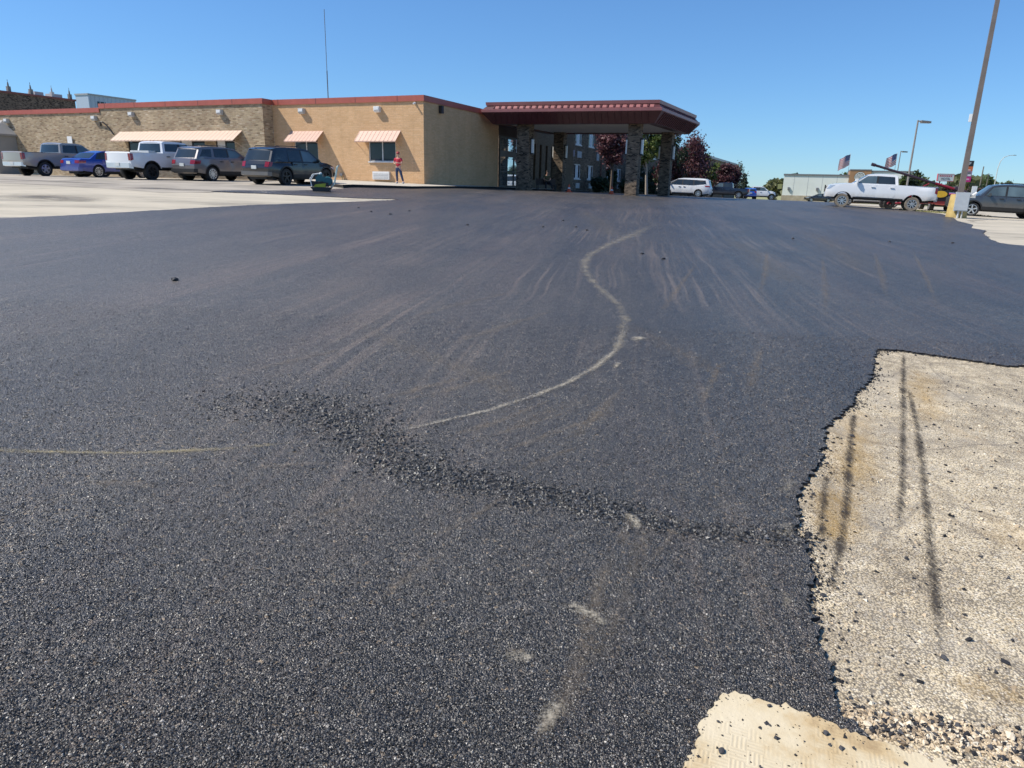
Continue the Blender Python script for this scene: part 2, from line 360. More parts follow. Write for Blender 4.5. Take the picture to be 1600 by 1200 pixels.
M_TAR_SHADE = plain('tar_and_kerb_shade', (.04, .037, .036), .95, spec=.1)  # asphalt edge colour; on the kerb face it paints in the shadow line
M_ASPH = asphalt_mat(); M_OLD = old_paving_mat(); M_SLAB = slab_mat()
M_GRIT = stone_mat('black_grit', [(0, (.011, .011, .011)), (.55, (.03, .03, .03)), (.82, (.06, .06, .06)), (.94, (.15, .145, .138)), (1, (.42, .38, .33))], .33)
M_CHIP = stone_mat('black_chippings', [(0, (.01, .01, .012)), (.7, (.03, .03, .034)), (1, (.07, .07, .075))], .85)
M_CHIP2 = stone_mat('coarse_mix', [(0, (.012, .012, .012)), (.6, (.035, .035, .035)), (.88, (.066, .066, .068)), (1, (.17, .16, .15))], .4)
M_PEB = stone_mat('pale_gravel', [(0, (.2, .15, .1)), (.4, (.45, .35, .23)), (.75, (.62, .5, .34)), (1, (.7, .63, .5))], .8)
M_SAND = masked('sand_dust', (.44, .39, .3), 30.0, .56, 1.15, amount=.62)
M_SANDL = masked('pale_sand_line', (.47, .42, .33), 40.0, .46, 1.02, amount=.74)
M_SAND2 = masked('yellow_sand_dust', (.42, .35, .2), 45.0, .5, 1.1, amount=.7)
M_HAZE_DUST = masked('thin_dust', (.26, .21, .15), 60.0, .5, 1.35, (1, .25, 1), amount=.3)
M_DRAG = masked('drag_dust', (.27, .22, .165), 55.0, .46, 1.15, (1, .3, 1), .38)
M_OIL = masked('oil_film', (.05, .042, .036), 46.0, .44, .92, (1, .22, 1), .85, 14.0)
M_SMUDGE = masked('asphalt_smear', (.1, .1, .1), 3.0, .45, 1.05, (.5, 2, 1), .85)

# =====================================================================  ground sheets
def sheet(name, poly, mat, dz, step=1.0, jitter=0.0, seg=.05, skirt=0.0, kind='structure', z_extra=None, skirt_mat=None):
    """polygon draped over the terrain; ragged edge; a skirt gives it its thickness"""
    rr = random.Random(len(name) * 7 + len(poly))
    pts = []
    n = len(poly)
    for i in range(n):
        a, b = Vector(poly[i]), Vector(poly[(i + 1) % n]); L = (b - a).length
        s = seg if (min(a.length, b.length) < 9) else (seg * 5 if min(a.length, b.length) < 32 else 4.0)
        k = max(1, int(L / s))
        nrm = Vector((-(b - a).y, (b - a).x)).normalized() if L > 1e-6 else Vector((0, 0))
        for j in range(k):
            p = a.lerp(b, j / k)
            if j and jitter:
                amp = jitter * (1 if p.length < 9 else 2.2)
                p = p + nrm * rr.gauss(0, amp)
            pts.append(p)
    nb = len(pts); xs = [p.x for p in pts]; ys = [p.y for p in pts]
    inner = []
    y = min(ys)
    while y < max(ys):
        st = step if y < 40 else step * 3
        x = min(xs)
        while x < max(xs):
            inner.append(Vector((x + .01, y + .013))); x += st
        y += st
    vo, _, fo, *_r2 = delaunay_2d_cdt(pts + inner, [], [list(range(nb))], 1, 1e-5)
    mb = MB()
    zf = (lambda x, y: gz(x, y) + dz + (z_extra(x, y) if z_extra else 0))
    zs = terr([q.x for q in vo], [q.y for q in vo])
    V = [(q.x, q.y, float(z) + dz + (z_extra(q.x, q.y) if z_extra else 0)) for q, z in zip(vo, zs)]
    mb.add(V, [tuple(f) for f in fo])
    if skirt:
        for i in range(nb):
            a, b = pts[i], pts[(i + 1) % nb]
            za, zb = zf(a.x, a.y), zf(b.x, b.y)
            mb.quad((a.x, a.y, za), (b.x, b.y, zb), (b.x, b.y, zb - skirt), (a.x, a.y, za - skirt), 1)
    o = mb.build(name, [mat, skirt_mat or mat])
    for q in o.data.polygons:
        if q.normal.z < -0.5: q.flip()
    return tag(o, kind=kind), pts

# base ground: graded grid out to the horizon
gx = np.unique(np.round(np.concatenate([np.arange(-60, 62, 2.0), np.sinh(np.linspace(-4.2, 4.2, 61)) * 55]), 2))
gy = np.unique(np.round(np.concatenate([np.arange(-20, 120, 2.0), np.sinh(np.linspace(-2.2, 4.35, 60)) * 50]), 2))
X, Y = np.meshgrid(gx, gy); Z = terr(X, Y)
V = np.c_[X.ravel(), Y.ravel(), Z.ravel()]; nx = len(gx)
ii = (np.arange(len(gy) - 1)[:, None] * nx + np.arange(nx - 1)[None]).ravel()
Fq = np.c_[ii, ii + 1, ii + nx + 1, ii + nx]
tag(np_mesh('ground', V, Fq, [M_OLD], smooth=True), kind='structure')

asph = (G['left_edge'] + G['wedge_low'] + G['wedge_up'] + [(-8.5, 33.0), (-8.2, 36.4), (-5.6, 38.5), (-3.9, 43.5), (-1.6, 51), (1.2, 53.3), (5.5, 62), (14, 82), (26, 112), (40, 122), (58, 110), (36, 78), (25, 56)]
        + G['right_far'] + G['right_edge'] + [(24, 17.5), (24, 8.5), (11, 6.9)] + G['patch_top'] + [(1.05, 1.69), (1.03, 1.63), (.9, 1.73), (.79, 1.77), (.7, 1.79), (.66, 1.77), (.62, 1.73), (.57, 1.65), (.56, 1.62), (.52, 1.54), (.49, 1.51), (.44, 1.44), (.3, .9), (.2, -2), (-14, -2), (-14, 13)])
ASPH, ASPH_EDGE = sheet('asphalt_lot', asph, M_ASPH, .018, 1.0, .012, .018, .022, skirt_mat=M_TAR_SHADE)
slab_poly = [(.66, 1.80), (.675, 1.815), (.7, 1.817), (.74, 1.812)] + G['slab_top'][1:] + [(1.5, 1.42), (1.5, .6), (.15, .6), (.3, 1.2)] + G['slab_left'][::-1][:-1]
tag(sheet('gutter_slab', slab_poly, M_SLAB, .021, .3, .007, .012, .05)[0], kind='structure')

M_GRAV = plain('grey_brown_chipseal', (.33, .29, .235), .9, var=.3, scale=.55, bump=.3)
tag(sheet('old_chipseal', [(-21.5, 30.05), (-17.95, 28.6), (-14.5, 26.9), (-12.7, 25.7), (-11.4, 26.7), (-11.3, 27.7), (-9.3, 30.1), (-8.55, 33), (-8.6, 35.3), (-13, 40.9), (-15.1, 45.3), (-16.2, 46.8), (-30, 52.8), (-45, 58), (-52, 46), (-32, 33)], M_GRAV, .005, 1.5, .05, .3)[0], kind='structure')
# concrete apron along the hotel front, a low kerb above the asphalt
HC = Vector((-5.65, 44.25)); HX = Vector((.915, -.403)); HY = Vector((.403, .915))      # hotel corner, along-front, inward
def hw(x, y): q = HC + HX * x + HY * y; return (q.x, q.y)
M_APRON = plain('pale_concrete', (.48, .43, .35), .85, var=.18, scale=.7, bump=.3)
def apron_rise(x, y):
    q = Vector((x, y)) - HC; d = -q.dot(HY) if q.dot(HX) < 0 else max(0, q.dot(HX))
    return .07 * max(0, 1 - d / 6.0)
ap = [(-8.5, 35.4), (-8.2, 36.4), (-5.6, 38.5), (-3.9, 43.5), (-1.6, 51), (1.0, 52.8), hw(2.2, 14.0), hw(2.2, 26), hw(.03, 26), hw(.03, -.05), hw(-11.5, -.05), (-15.0, 45.5), (-13.0, 41)]
tag(sheet('pavement', ap, M_APRON, .1, 1.0, 0, .5, .2, z_extra=apron_rise, skirt_mat=M_TAR_SHADE)[0], kind='structure')  # dark skirt colours in the shadow below the pavement edge

def ribbon(name, pts, mat, w, dz, step=.12, wob=.1):
    P, t = resample(pts, step); n = len(P); mb = MB()
    T = np.gradient(P, axis=0); T /= np.linalg.norm(T, axis=1)[:, None] + 1e-9; N = np.c_[-T[:, 1], T[:, 0]]
    ww = np.array([w if np.isscalar(w) else np.interp(i / (n - 1), np.linspace(0, 1, len(w)), w) for i in range(n)])
    A = P + N * ww[:, None] / 2; B_ = P - N * ww[:, None] / 2
    M_ = 3
    rows = [A + (B_ - A) * (k / M_) for k in range(M_ + 1)]
    V = np.concatenate(rows); Zz = terr(V[:, 0], V[:, 1]) + dz
    V = np.c_[V, Zz]; F = []; UV = []
    for k in range(M_):
        for i in range(n - 1):
            F.append((k * n + i, k * n + i + 1, (k + 1) * n + i + 1, (k + 1) * n + i))
            UV += [(i / (n - 1), k / M_), ((i + 1) / (n - 1), k / M_), ((i + 1) / (n - 1), (k + 1) / M_), (i / (n - 1), (k + 1) / M_)]
    o = np_mesh(name, V, np.array(F), [mat])
    uvl = o.data.uv_layers.new(name='UVMap'); uvl.data.foreach_set('uv', np.array(UV, np.float32).ravel())
    for q in o.data.polygons:
        if q.normal.z < 0: q.flip()
    return tag(o, kind='stuff')
ribbon('sand_track', G['track'], M_SAND, [.4, .8, .95, .8, .55, .38, .3, .27, .25, .24], .0225)
ribbon('sand_track', G['track'][10:], M_SANDL, [.18, .15, .13, .11, .1, .09, .08, .07], .026, .05)
ribbon('dust_line', G['dustline'], M_DRAG, [.08, .13, .09, .14, .11, .17, .12], .0228, .04)
ribbon('sand_track', G['track2'], M_SAND2, [.05, .11, .06, .1, .05], .0235)
ribbon('dust_track', [(-1.9, 7.2), (-1.1, 6.0), (-.2, 5.0), (.3, 4.2)], M_HAZE_DUST, .5, .021)
ribbon('dust_track', [(-.2, 3.75), (.15, 4.2), (.6, 4.7)], M_HAZE_DUST, .35, .021)
ribbon('dust_track', [(.25, 3.5), (.4, 4.0), (.75, 4.6)], M_HAZE_DUST, .22, .022)
ribbon('dust_track', [(1.1, 7.4), (1.5, 6.0), (1.7, 5.2)], M_HAZE_DUST, .5, .021)
ribbon('dust_track', [(5.5, 20), (4.8, 14), (4.0, 9.5)], M_HAZE_DUST, 1.2, .021)
ribbon('dust_track', [(9.5, 24), (7.0, 15), (5.6, 11)], M_HAZE_DUST, 1.6, .021)
ribbon('dust_track', [(2.2, 30), (2.5, 22), (2.2, 15)], M_HAZE_DUST, 1.3, .0215)
ribbon('dust_track', [(.1, 1.62), (.32, 2.0), (.55, 2.6), (.63, 2.95)], M_HAZE_DUST, .22, .021)
STREAKS = [[(-0.344, 3.6), (0.007, 3.984), (0.448, 4.388)], [(-0.212, 3.468), (0.119, 3.794), (0.539, 4.253)], [(-0.559, 3.622), (-0.15, 4.019), (0.36, 4.668)], [(-0.021, 3.304), (0.221, 3.576), (0.476, 3.836)], [(-0.969, 4.2), (-0.445, 4.667), (0.15, 5.412)], [(-1.126, 4.179), (-0.704, 4.601), (-0.199, 5.176)], [(-1.024, 2.692), (-0.792, 2.856), (-0.54, 3.073)], [(-0.407, 2.587), (-0.211, 2.791), (0.013, 3.126)], [(-0.519, 2.129), (-0.376, 2.377), (-0.247, 2.574)], [(1.175, 4.24), (1.506, 5.105), (1.824, 5.887)], [(1.574, 4.536), (1.983, 5.522), (2.338, 6.425)], [(-0.927, 5.423), (-0.252, 6.438), (0.559, 7.849)], [(-1.406, 6.212), (-0.719, 7.553), (0.218, 9.033)], [(-2.18, 4.558), (-1.792, 5.096), (-1.309, 5.764)], [(0.3, 3.72), (0.598, 4.408), (0.859, 5.009)], [(1.309, 6.743), (2.25, 9.581), (3.238, 12.512)], [(2.992, 6.544), (4.29, 9.612), (6.307, 14.539)], [(4.338, 7.974), (5.861, 11.154), (8.297, 16.448)], [(4.667, 7.401), (6.713, 11.397), (9.436, 16.902)], [(2.667, 7.62), (4.009, 11.26), (5.455, 15.318)], [(0.059, 1.527), (0.115, 1.641), (0.176, 1.743)], [(-0.041, 1.942), (0.022, 1.968), (0.085, 1.966)], [(-0.321, 2.004), (-0.27, 2.109), (-0.231, 2.167)], [(0.434, 2.532), (0.504, 2.741), (0.569, 2.981)], [(0.524, 2.447), (0.677, 2.702), (0.771, 2.877)], [(-1.371, 3.242), (-1.139, 3.321), (-0.856, 3.374)], [(-2.108, 2.986), (-1.872, 3.044), (-1.609, 3.001)]]
for i, q in enumerate(STREAKS):
    d_ = sqrt(q[1][0] ** 2 + q[1][1] ** 2)
    ribbon('drag_streak', q, M_DRAG, [(.014 + .004 * (i % 4)) * min(d_, 7), (.024 + .006 * (i % 3)) * min(d_, 7), .012 * min(d_, 7)], .0205 + .0002 * i, .06)
ribbon('sand_smudge', [(.17, 2.235), (.24, 2.225), (.3, 2.19), (.37, 2.11)], M_SANDL, [.08, .1, .08, .07], .024, .02)
ribbon('sand_smudge', [(-.03, 1.93), (.06, 1.945), (.1, 1.93)], M_SANDL, .09, .024, .02)
ribbon('sand_smudge', [(1.1, 6.3), (1.17, 6.45), (1.25, 6.55)], M_SANDL, .22, .024, .05)
ribbon('sand_smudge', [(.8, 5.36), (.83, 5.45), (.88, 5.6)], M_SANDL, .08, .024, .03)
ribbon('sand_smudge', [(.53, 2.98), (.57, 2.9), (.58, 2.8)], M_SANDL, .08, .024, .02)
ribbon('sand_smudge', [(.09, 1.6), (.13, 1.68), (.18, 1.76)], M_SANDL, .09, .024, .02)
for k in ('stain1', 'stain2', 'stain3', 'stain4'):
    ribbon('oil_streak', G[k], M_OIL, [.06, .085, .075, .07], .005, .08)
M_OCHRE = masked('ochre_wash', (.55, .36, .13), 14.0, .4, 1.1, (1, .3, 1), .5)
for q, wd in (([(2.55, 4.95), (2.1, 4.0), (1.7, 3.2), (1.4, 2.6)], .5), ([(3.6, 6.1), (3.1, 5.0), (2.8, 4.4)], .5), ([(1.75, 3.6), (1.55, 3.1), (1.4, 2.7)], .3), ([(1.35, 1.95), (1.6, 1.9), (1.8, 1.75)], .25)):
    ribbon('ochre_wash', q, M_OCHRE, [wd * .6, wd, wd * .8, wd * .5], .004, .1)
for q, wd in (([(1.36, 3.1), (1.42, 3.3), (1.5, 3.45)], .22), ([(1.2, 2.75), (1.3, 2.95)], .16), ([(1.03, 2.2), (1.08, 2.4)], .1)):
    ribbon('edge_dust', q, M_SAND, wd, .0225, .04)
ribbon('asphalt_smear', [(-17, 23.2), (-14, 21.5), (-11.5, 19.6)], M_SMUDGE, [4.4, 4.0, 2.2], .005, .4)
ribbon('asphalt_smear', [(-17.5, 29.5), (-14.2, 28.6), (-11, 27.6), (-9.2, 28.4)], M_SMUDGE, [1.2, 2.2, 3.0, 2.5], .005, .4)
ribbon('asphalt_smear', [(-7.3, 25.2), (-6.2, 26.0), (-4.9, 26.9)], M_SMUDGE, [.3, .9, .6], .006, .2)
ribbon('asphalt_smear', [(22.5, 34.2), (20.8, 33.0), (20.2, 31.6)], M_SMUDGE, [1.0, .8, .4], .006, .2)
ribbon('asphalt_smear', [(-27, 34.5), (-22, 33.3), (-16, 31.0)], M_SMUDGE, [1.0, 1.6, 1.0], .005, .4)

# loose stones: octahedra with random stretch, one mesh per kind
def stones(name, C, S, mat, dz, flat=.65, seed=1):
    r = np.random.default_rng(seed); n = len(C)
    base = np.array([(1, 0, 0), (0, 1, 0), (-1, 0, 0), (0, -1, 0), (0, 0, 1), (0, 0, -1)], float)
    P = np.repeat(base[None], n, 0) * r.uniform(.65, 1.25, (n, 6, 1))
    P += r.normal(0, .16, (n, 6, 3))
    P[:, :, 2] *= flat
    A = r.uniform(0, 2 * pi, n); tx = r.normal(0, .5, n)
    ca, sa, cx, sx_ = np.cos(A), np.sin(A), np.cos(tx), np.sin(tx)
    y2 = P[:, :, 1] * cx[:, None] - P[:, :, 2] * sx_[:, None]; z2 = P[:, :, 1] * sx_[:, None] + P[:, :, 2] * cx[:, None]
    x3 = P[:, :, 0] * ca[:, None] - y2 * sa[:, None]; y3 = P[:, :, 0] * sa[:, None] + y2 * ca[:, None]
    P = np.stack([x3, y3, z2], -1) * S[:, None, None]
    zc = terr(C[:, 0], C[:, 1]) + dz + S * flat * .35
    P += np.c_[C, zc][:, None, :]
    f = np.array([(0, 1, 4), (1, 2, 4), (2, 3, 4), (3, 0, 4), (1, 0, 5), (2, 1, 5), (3, 2, 5), (0, 3, 5)])
    F = (f[None] + (np.arange(n) * 6)[:, None, None]).reshape(-1, 3)
    return tag(np_mesh(name, P.reshape(-1, 3), F, [mat]), kind='stuff')
def in_poly(P, poly):
    x, y = P[:, 0], P[:, 1]; c = np.zeros(len(P), bool); q = np.array(poly); m = len(q)
    for i in range(m):
        a, b = q[i], q[i - 1]
        k = ((a[1] > y) != (b[1] > y)) & (x < (b[0] - a[0]) * (y - a[1]) / (b[1] - a[1] + 1e-12) + a[0])
        c ^= k
    return c
ed = [(p.x, p.y) for p in ASPH_EDGE]
# aggregate that stands proud of the mat, close to the camera, thinning out with distance
n = 190000
yy = 1.3 + (RNG.uniform(0, 1, n) ** 1.9) * 5.7; xx = RNG.uniform(-1, 1, n) * (yy * .85 + .4)
C_ = np.c_[xx, yy]; C_ = C_[in_poly(C_, asph)]
stones('loose_grit', C_, RNG.uniform(.0022, .0055, len(C_)), M_GRIT, .0175, seed=2)
# the ridge of coarse spilled mix
Pw, tw = resample(G['windrow'], .004); n = 9000
idx = RNG.integers(0, len(Pw), n); spread = np.interp(idx / len(Pw), [0, .3, .6, 1], [.26, .16, .11, .08])
C_ = Pw[idx] + RNG.normal(0, 1, (n, 2)) * spread[:, None] * np.array([1, .8])
Pj, tj = resample(G['joint'], .004); nj = 1300; kj = RNG.integers(0, len(Pj), nj)
C_ = np.r_[C_, Pj[kj] + RNG.normal(0, .048, (nj, 2))]; n += nj
stones('spilled_mix', C_, RNG.gamma(4, .00145, n).clip(.003, .012), M_CHIP2, .0165, .75, 3)
# crumbs along the ragged edge of the mat and over the old patch and the slab
E_ = np.array([p for p in ed if 1.2 < p[1] < 9 and p[0] > .3 and p[0] < 9])
n = 4200; dens = np.interp(np.arange(len(E_)), np.arange(0, len(E_) + 12, 12), RNG.uniform(0, 1, len(np.arange(0, len(E_) + 12, 12))) ** 2.2); k = RNG.choice(len(E_), n, p=dens / dens.sum())
off = RNG.exponential(.05, n); C_ = E_[k] + np.c_[off * .9 - .015, RNG.normal(0, .03, n)]
stones('edge_crumbs', C_, RNG.gamma(2.4, .0016, n).clip(.0015, .013), M_CHIP, .002, .7, 4)
n = 2600; yy = 1.3 + RNG.uniform(0, 1, n) ** 1.3 * 4.5; C_ = np.c_[RNG.uniform(.5, 4.5, n), yy]
C_ = C_[~in_poly(C_, asph) & ~in_poly(C_, slab_poly)]
stones('scattered_chips', C_, RNG.gamma(2.2, .0022, len(C_)).clip(.002, .02), M_CHIP, 0, .6, 5)
n = 9000; yy = 1.3 + RNG.uniform(0, 1, n) ** 1.5 * 4.0; C_ = np.c_[RNG.uniform(.5, 4.0, n), yy]
C_ = C_[~in_poly(C_, asph) & ~in_poly(C_, slab_poly)]
stones('pale_gravel', C_, RNG.gamma(3, .0016, len(C_)).clip(.002, .012), M_PEB, -.001, .55, 6)
n = 420; C_ = np.c_[RNG.uniform(.5, 1.4, n), RNG.uniform(1.35, 1.8, n)]; C_ = C_[in_poly(C_, slab_poly)]
stones('slab_chips', C_, RNG.gamma(1.6, .0018, len(C_)).clip(.0012, .009), M_CHIP, .021, .6, 7)
n = 4600; t_ = RNG.uniform(0, 1, n); C_ = np.c_[.99 + t_ * .62, 1.735 - t_ * .13] + RNG.normal(0, .028, (n, 2)) + np.array([.04, .02])
C_ = C_[~in_poly(C_, slab_poly)]
stones('gutter_gravel', C_, RNG.gamma(2.5, .0019, len(C_)).clip(.002, .012), M_PEB, 0, .7, 8)
C_ = C_[::6] + RNG.normal(0, .014, (len(C_[::6]), 2))
stones('gutter_chips', C_, RNG.gamma(2.5, .0019, len(C_)).clip(.002, .011), M_CHIP, .003, .7, 9)
# clods dropped on the mat further up, each one a thing
def clod(x, y, s, dz, mat, name, label, cat, group=None, seed=0):
    r = random.Random(seed); mb = MB(); bm = bmesh.new(); bmesh.ops.create_icosphere(bm, subdivisions=2, radius=1)
    for q in bm.verts:
        k = 1 + r.uniform(-.22, .22); q.co = Vector((q.co.x * k * 1.2, q.co.y * k * .9, q.co.z * k * .6)) * s
    mb.add([q.co for q in bm.verts], [[q.index for q in f.verts] for f in bm.faces]); bm.free()
    o = mb.build(name, mat, loc=(x, y, gz(x, y) + dz + s * .35)); o.rotation_euler[2] = r.uniform(0, 6)
    return tag(o, label, cat, group)
CRUMB = ['black crumb of asphalt just right of the upper bend of the sand track', 'black crumb well left of the far end of the sand track', 'black crumb left of the far end of the sand track, nearest to it',
         'black crumb right of the upper sand track, level with its bend', 'leftmost black crumb of the row in front of the portico', 'black crumb in the middle of the right half of the lot',
         'black crumb in front of the big white pickup', 'black crumb nearest to the yellow pole base', 'right hand crumb of the group in front of the dark grey suv', 'left hand crumb of the group in front of the dark grey suv',
         'crumb of the group in front of the dark grey suv, second from left', 'crumb of the group in front of the dark grey suv, third from left', 'upper crumb of the pair in front of the portico', 'lower crumb of the pair in front of the portico']
for i, (x, y) in enumerate(G['clods'][:15]):
    clod(x, y, .045 if i == 0 else .035, .018, M_CHIP, 'asphalt_clod',
         'single black lump of asphalt lying alone on the left half of the lot' if i == 0 else CRUMB[i - 1], 'asphalt lump', None if i == 0 else 'loose asphalt crumbs on the lot', i)
PEBS = [(.80, 1.765, .006, 'dark oval pebble near the top corner of the pale slab', .022), (.605, 1.585, .009, 'dark grey pebble near the left edge of the pale slab', .022), (.93, 1.665, .008, 'black chunk of asphalt beside a white pebble on the slab', .022),
        (1.44, 1.55, .012, 'black lump in the gravel beside the lower right slab edge', 0), (1.5, 2.05, .011, 'black lump in the lower right of the old tan paving', 0)]
for i, (x, y, s, lb, dz) in enumerate(PEBS):
    clod(x, y, s, dz, M_CHIP, 'pebble', lb, 'pebble', None, 40 + i)
for i, (x, y, s, lb) in enumerate([(1.08, 1.725, .011, 'round pale tan pebble in the dark grit beside the slab'), (1.49, 1.7, .015, 'elongated pale stone at the right of the slab gutter')]):
    clod(x, y, s, .004, M_PEB, 'pebble', lb, 'pebble', None, 60 + i)
# =====================================================================  buildings
RZ = atan2(HX.y, HX.x)
def brick_mat(name, cols, mortar, bw=.2, rh=.068, ms=.009, rough=.85, bump=.5, mott=.25, hard=False):
    t = NT(name); o = t.obj(); sx = t.node('ShaderNodeSeparateXYZ', {0: o})
    v = t.node('ShaderNodeCombineXYZ', {0: t.math('ADD', sx.outputs[0], sx.outputs[1]), 1: sx.outputs[2]}).outputs[0]
    b = t.node('ShaderNodeTexBrick', {'Vector': v, 'Color1': (0, 0, 0, 1), 'Color2': (1, 1, 1, 1), 'Mortar': (.5, .5, .5, 1), 'Scale': 1.0,
               'Mortar Size': ms, 'Mortar Smooth': .3, 'Brick Width': bw, 'Row Height': rh})
    k = len(cols); c = t.ramp(b.outputs['Color'], [(i / max(1, k - 1), q) for i, q in enumerate(cols)])
    if hard: c.node.color_ramp.interpolation = 'CONSTANT'
    c = t.mix(b.outputs['Fac'], c, mortar)
    n = t.noise(o, .8, 6, .65); n2 = t.noise(o, 14, 3)
    c = t.mix(1.0, c, t.ramp(n, [(.3, (1 - mott,) * 3), (.7, (1 + mott * .6,) * 3)]), 'MULTIPLY')
    c = t.mix(1.0, c, t.ramp(n2, [(.3, (.9,) * 3), (.7, (1.1,) * 3)]), 'MULTIPLY')
    # rain streaks under the parapet, splash at the foot
    st = t.noise(t.mapping(o, (2.5, 2.5, .12)), 1.5, 4)
    c = t.mix(t.node('ShaderNodeMapRange', {0: st, 1: .55, 2: .8, 4: .3}).outputs[0], c, tuple(x * .55 for x in cols[0]))
    t.set(Base_Color=c, Roughness=rough)
    h = t.math('ADD', t.math('MULTIPLY', b.outputs['Fac'], -1.0), t.math('MULTIPLY', n2, .4))
    t.bump(h, bump, .008); t.b.inputs['Specular IOR Level'].default_value = .25
    return t.m
M_YB = brick_mat('yellow_brick', [(.63, .39, .2), (.67, .42, .225), (.7, .45, .25)], (.61, .4, .23), .3, .1, .01, mott=.1, bump=.8)
M_SB = brick_mat('tan_split_brick', [(.2, .14, .085), (.42, .32, .2), (.5, .39, .25), (.3, .2, .12), (.55, .45, .32)], (.4, .32, .22), .3, .1, .016, bump=1.0)
M_DB = brick_mat('brown_brick', [(.012, .01, .009), (.12, .085, .06), (.2, .145, .1), (.26, .195, .135), (.08, .06, .045), (.2, .15, .105), (.15, .11, .08), (.26, .2, .14)], (.18, .14, .105), .21, .075, .01, hard=True)
M_LB = brick_mat('grey_brick', [(.15, .11, .07), (.19, .14, .09), (.13, .095, .062)], (.15, .115, .078), .3, .1, .01, mott=.15)
M_RED = plain('red_metal_trim', (.4, .1, .068), .45, var=.1, scale=2)
M_MAR = plain('maroon_metal', (.085, .022, .023), .4, var=.14, scale=1.5, coat=.2)
M_MAR_LIT = plain('lit_maroon_metal', (.27, .095, .09), .55, var=.14, scale=1.5, coat=.2)  # the same maroon, sunlight painted in as a paler colour
M_SOF = plain('painted_soffit', (.74, .71, .66), .8, var=.06, scale=1)
M_SAL = plain('salmon_metal', (.56, .36, .275), .5, var=.08, scale=3)
M_SALB = plain('pale_awning_metal', (.6, .43, .32), .5, var=.08, scale=3)
M_FRW = plain('white_window_frame', (.68, .68, .66), .5)
M_FRD = plain('dark_bronze_frame', (.03, .027, .025), .4)
M_BRN = plain('brown_siding', (.06, .04, .033), .6)
M_ROOF = plain('roof_gravel', (.3, .27, .23), .9, scale=2)
M_GRP = plain('grey_panel', (.3, .29, .27), .7, var=.08, scale=1)
M_WHT = plain('white_enamel', (.78, .78, .76), .4, var=.05)
M_LGT = plain('grey_metal_box', (.5, .5, .48), .45, var=.08)
M_DRK = plain('black_metal', (.02, .02, .022), .45)
M_CUR = plain('white_curtain', (.72, .74, .76), .8, var=.12, scale=3)
M_GTR0 = plain('mast_grey', (.12, .12, .13), .6)
M_PLQ = plain('grey_plaque', (.35, .36, .38), .5)
def glass(name, c=(.02, .024, .028), metal=0.0, rough=.04, spec=.5, ior=1.45):
    t = NT(name); o = t.obj(); n = t.noise(o, .9, 2)
    t.set(Base_Color=t.ramp(n, [(.35, tuple(x * .7 for x in c)), (.65, tuple(x * 1.3 for x in c))]), Roughness=rough, Metallic=metal)
    t.b.inputs['Specular IOR Level'].default_value = spec; t.b.inputs['IOR'].default_value = ior
    t.bump(t.noise(o, .6, 2), .02, .02)
    return t.m
M_GL = glass('dark_window_glass'); M_GLR = glass('mirror_tinted_glass', (.62, .68, .72), .85, .03)

def wall_y(mb, x0, x1, z0, z1, y, holes=(), depth=.14, mi=0):
    """a wall in the plane y, seen from -y, with real openings and reveals"""
    xs = sorted({x0, x1, *[h[0] for h in holes], *[h[1] for h in holes]}); zs = sorted({z0, z1, *[h[2] for h in holes], *[h[3] for h in holes]})
    for a, b in zip(xs, xs[1:]):
        for c, d in zip(zs, zs[1:]):
            m = ((a + b) / 2, (c + d) / 2)
            if any(h[0] < m[0] < h[1] and h[2] < m[1] < h[3] for h in holes): continue
            mb.quad((a, y, c), (b, y, c), (b, y, d), (a, y, d), mi)
    for (a, b, c, d) in holes:
        e = y + depth
        mb.quad((a, y, c), (a, y, d), (a, e, d), (a, e, c), mi); mb.quad((b, y, c), (b, e, c), (b, e, d), (b, y, d), mi)
        mb.quad((a, y, c), (a, e, c), (b, e, c), (b, y, c), mi); mb.quad((a, y, d), (b, y, d), (b, e, d), (a, e, d), mi)
def wall_x(mb, y0, y1, z0, z1, x, holes=(), depth=.14, mi=0):
    t = MB(); wall_y(t, y0, y1, z0, z1, 0, holes, depth)
    mb.add([(x - q[1], q[0], q[2]) for q in t.v], t.f, mi)

hotel = thing('hotel_building', 'long low hotel wing with yellow brick corner, tan brick left part and red roof edge', 'building', (HC.x, HC.y, 0), RZ)
# --- yellow corner block
wins = [(-9.85, -7.93, 2.8, 4.25), (-3.98, -2.01, 2.8, 4.25)]
mb = MB(); wall_y(mb, -11.5, 0, .6, 6.24, 0, wins)
wall_x(mb, 0, 10.5, .6, 6.24, 0)
mb.build('yellow_wall', M_YB, hotel)
# --- tan brick part, standing 0.9 m proud
sw = [(-15.8, -14.1, 2.6, 4.2), (-19.15, -16.8, 2.6, 4.2), (-21.8, -19.5, 2.6, 4.2), (-24.3, -22.15, 2.6, 4.2)]
mb = MB(); wall_y(mb, -26.85, -11.5, .6, 6.24, -.9, sw); wall_x(mb, -.9, -.002, .6, 6.24, -11.5)
wall_y(mb, -47, -26.85, .6, 5.98, -.9); wall_x(mb, -.9, 14, 5.98, 6.24, -26.85)
mb.build('tan_wall', M_SB, hotel)
mb = MB()
mb.quad((-26.85, -.9, 6.2), (-11.5, -.9, 6.2), (-11.5, 14, 6.2), (-26.85, 14, 6.2)); mb.quad((-11.5, 0, 6.2), (0, 0, 6.2), (0, 14, 6.2), (-11.5, 14, 6.2))
mb.quad((-47, -.9, 5.94), (-26.85, -.9, 5.94), (-26.85, 14, 5.94), (-47, 14, 5.94))
mb.build('roof', M_ROOF, hotel)
def trim(x0, x1, y0, y1, z0, z1): return MB().box(x0, x1, y0, y1, z0, z1).build('roof_trim', M_RED, hotel)
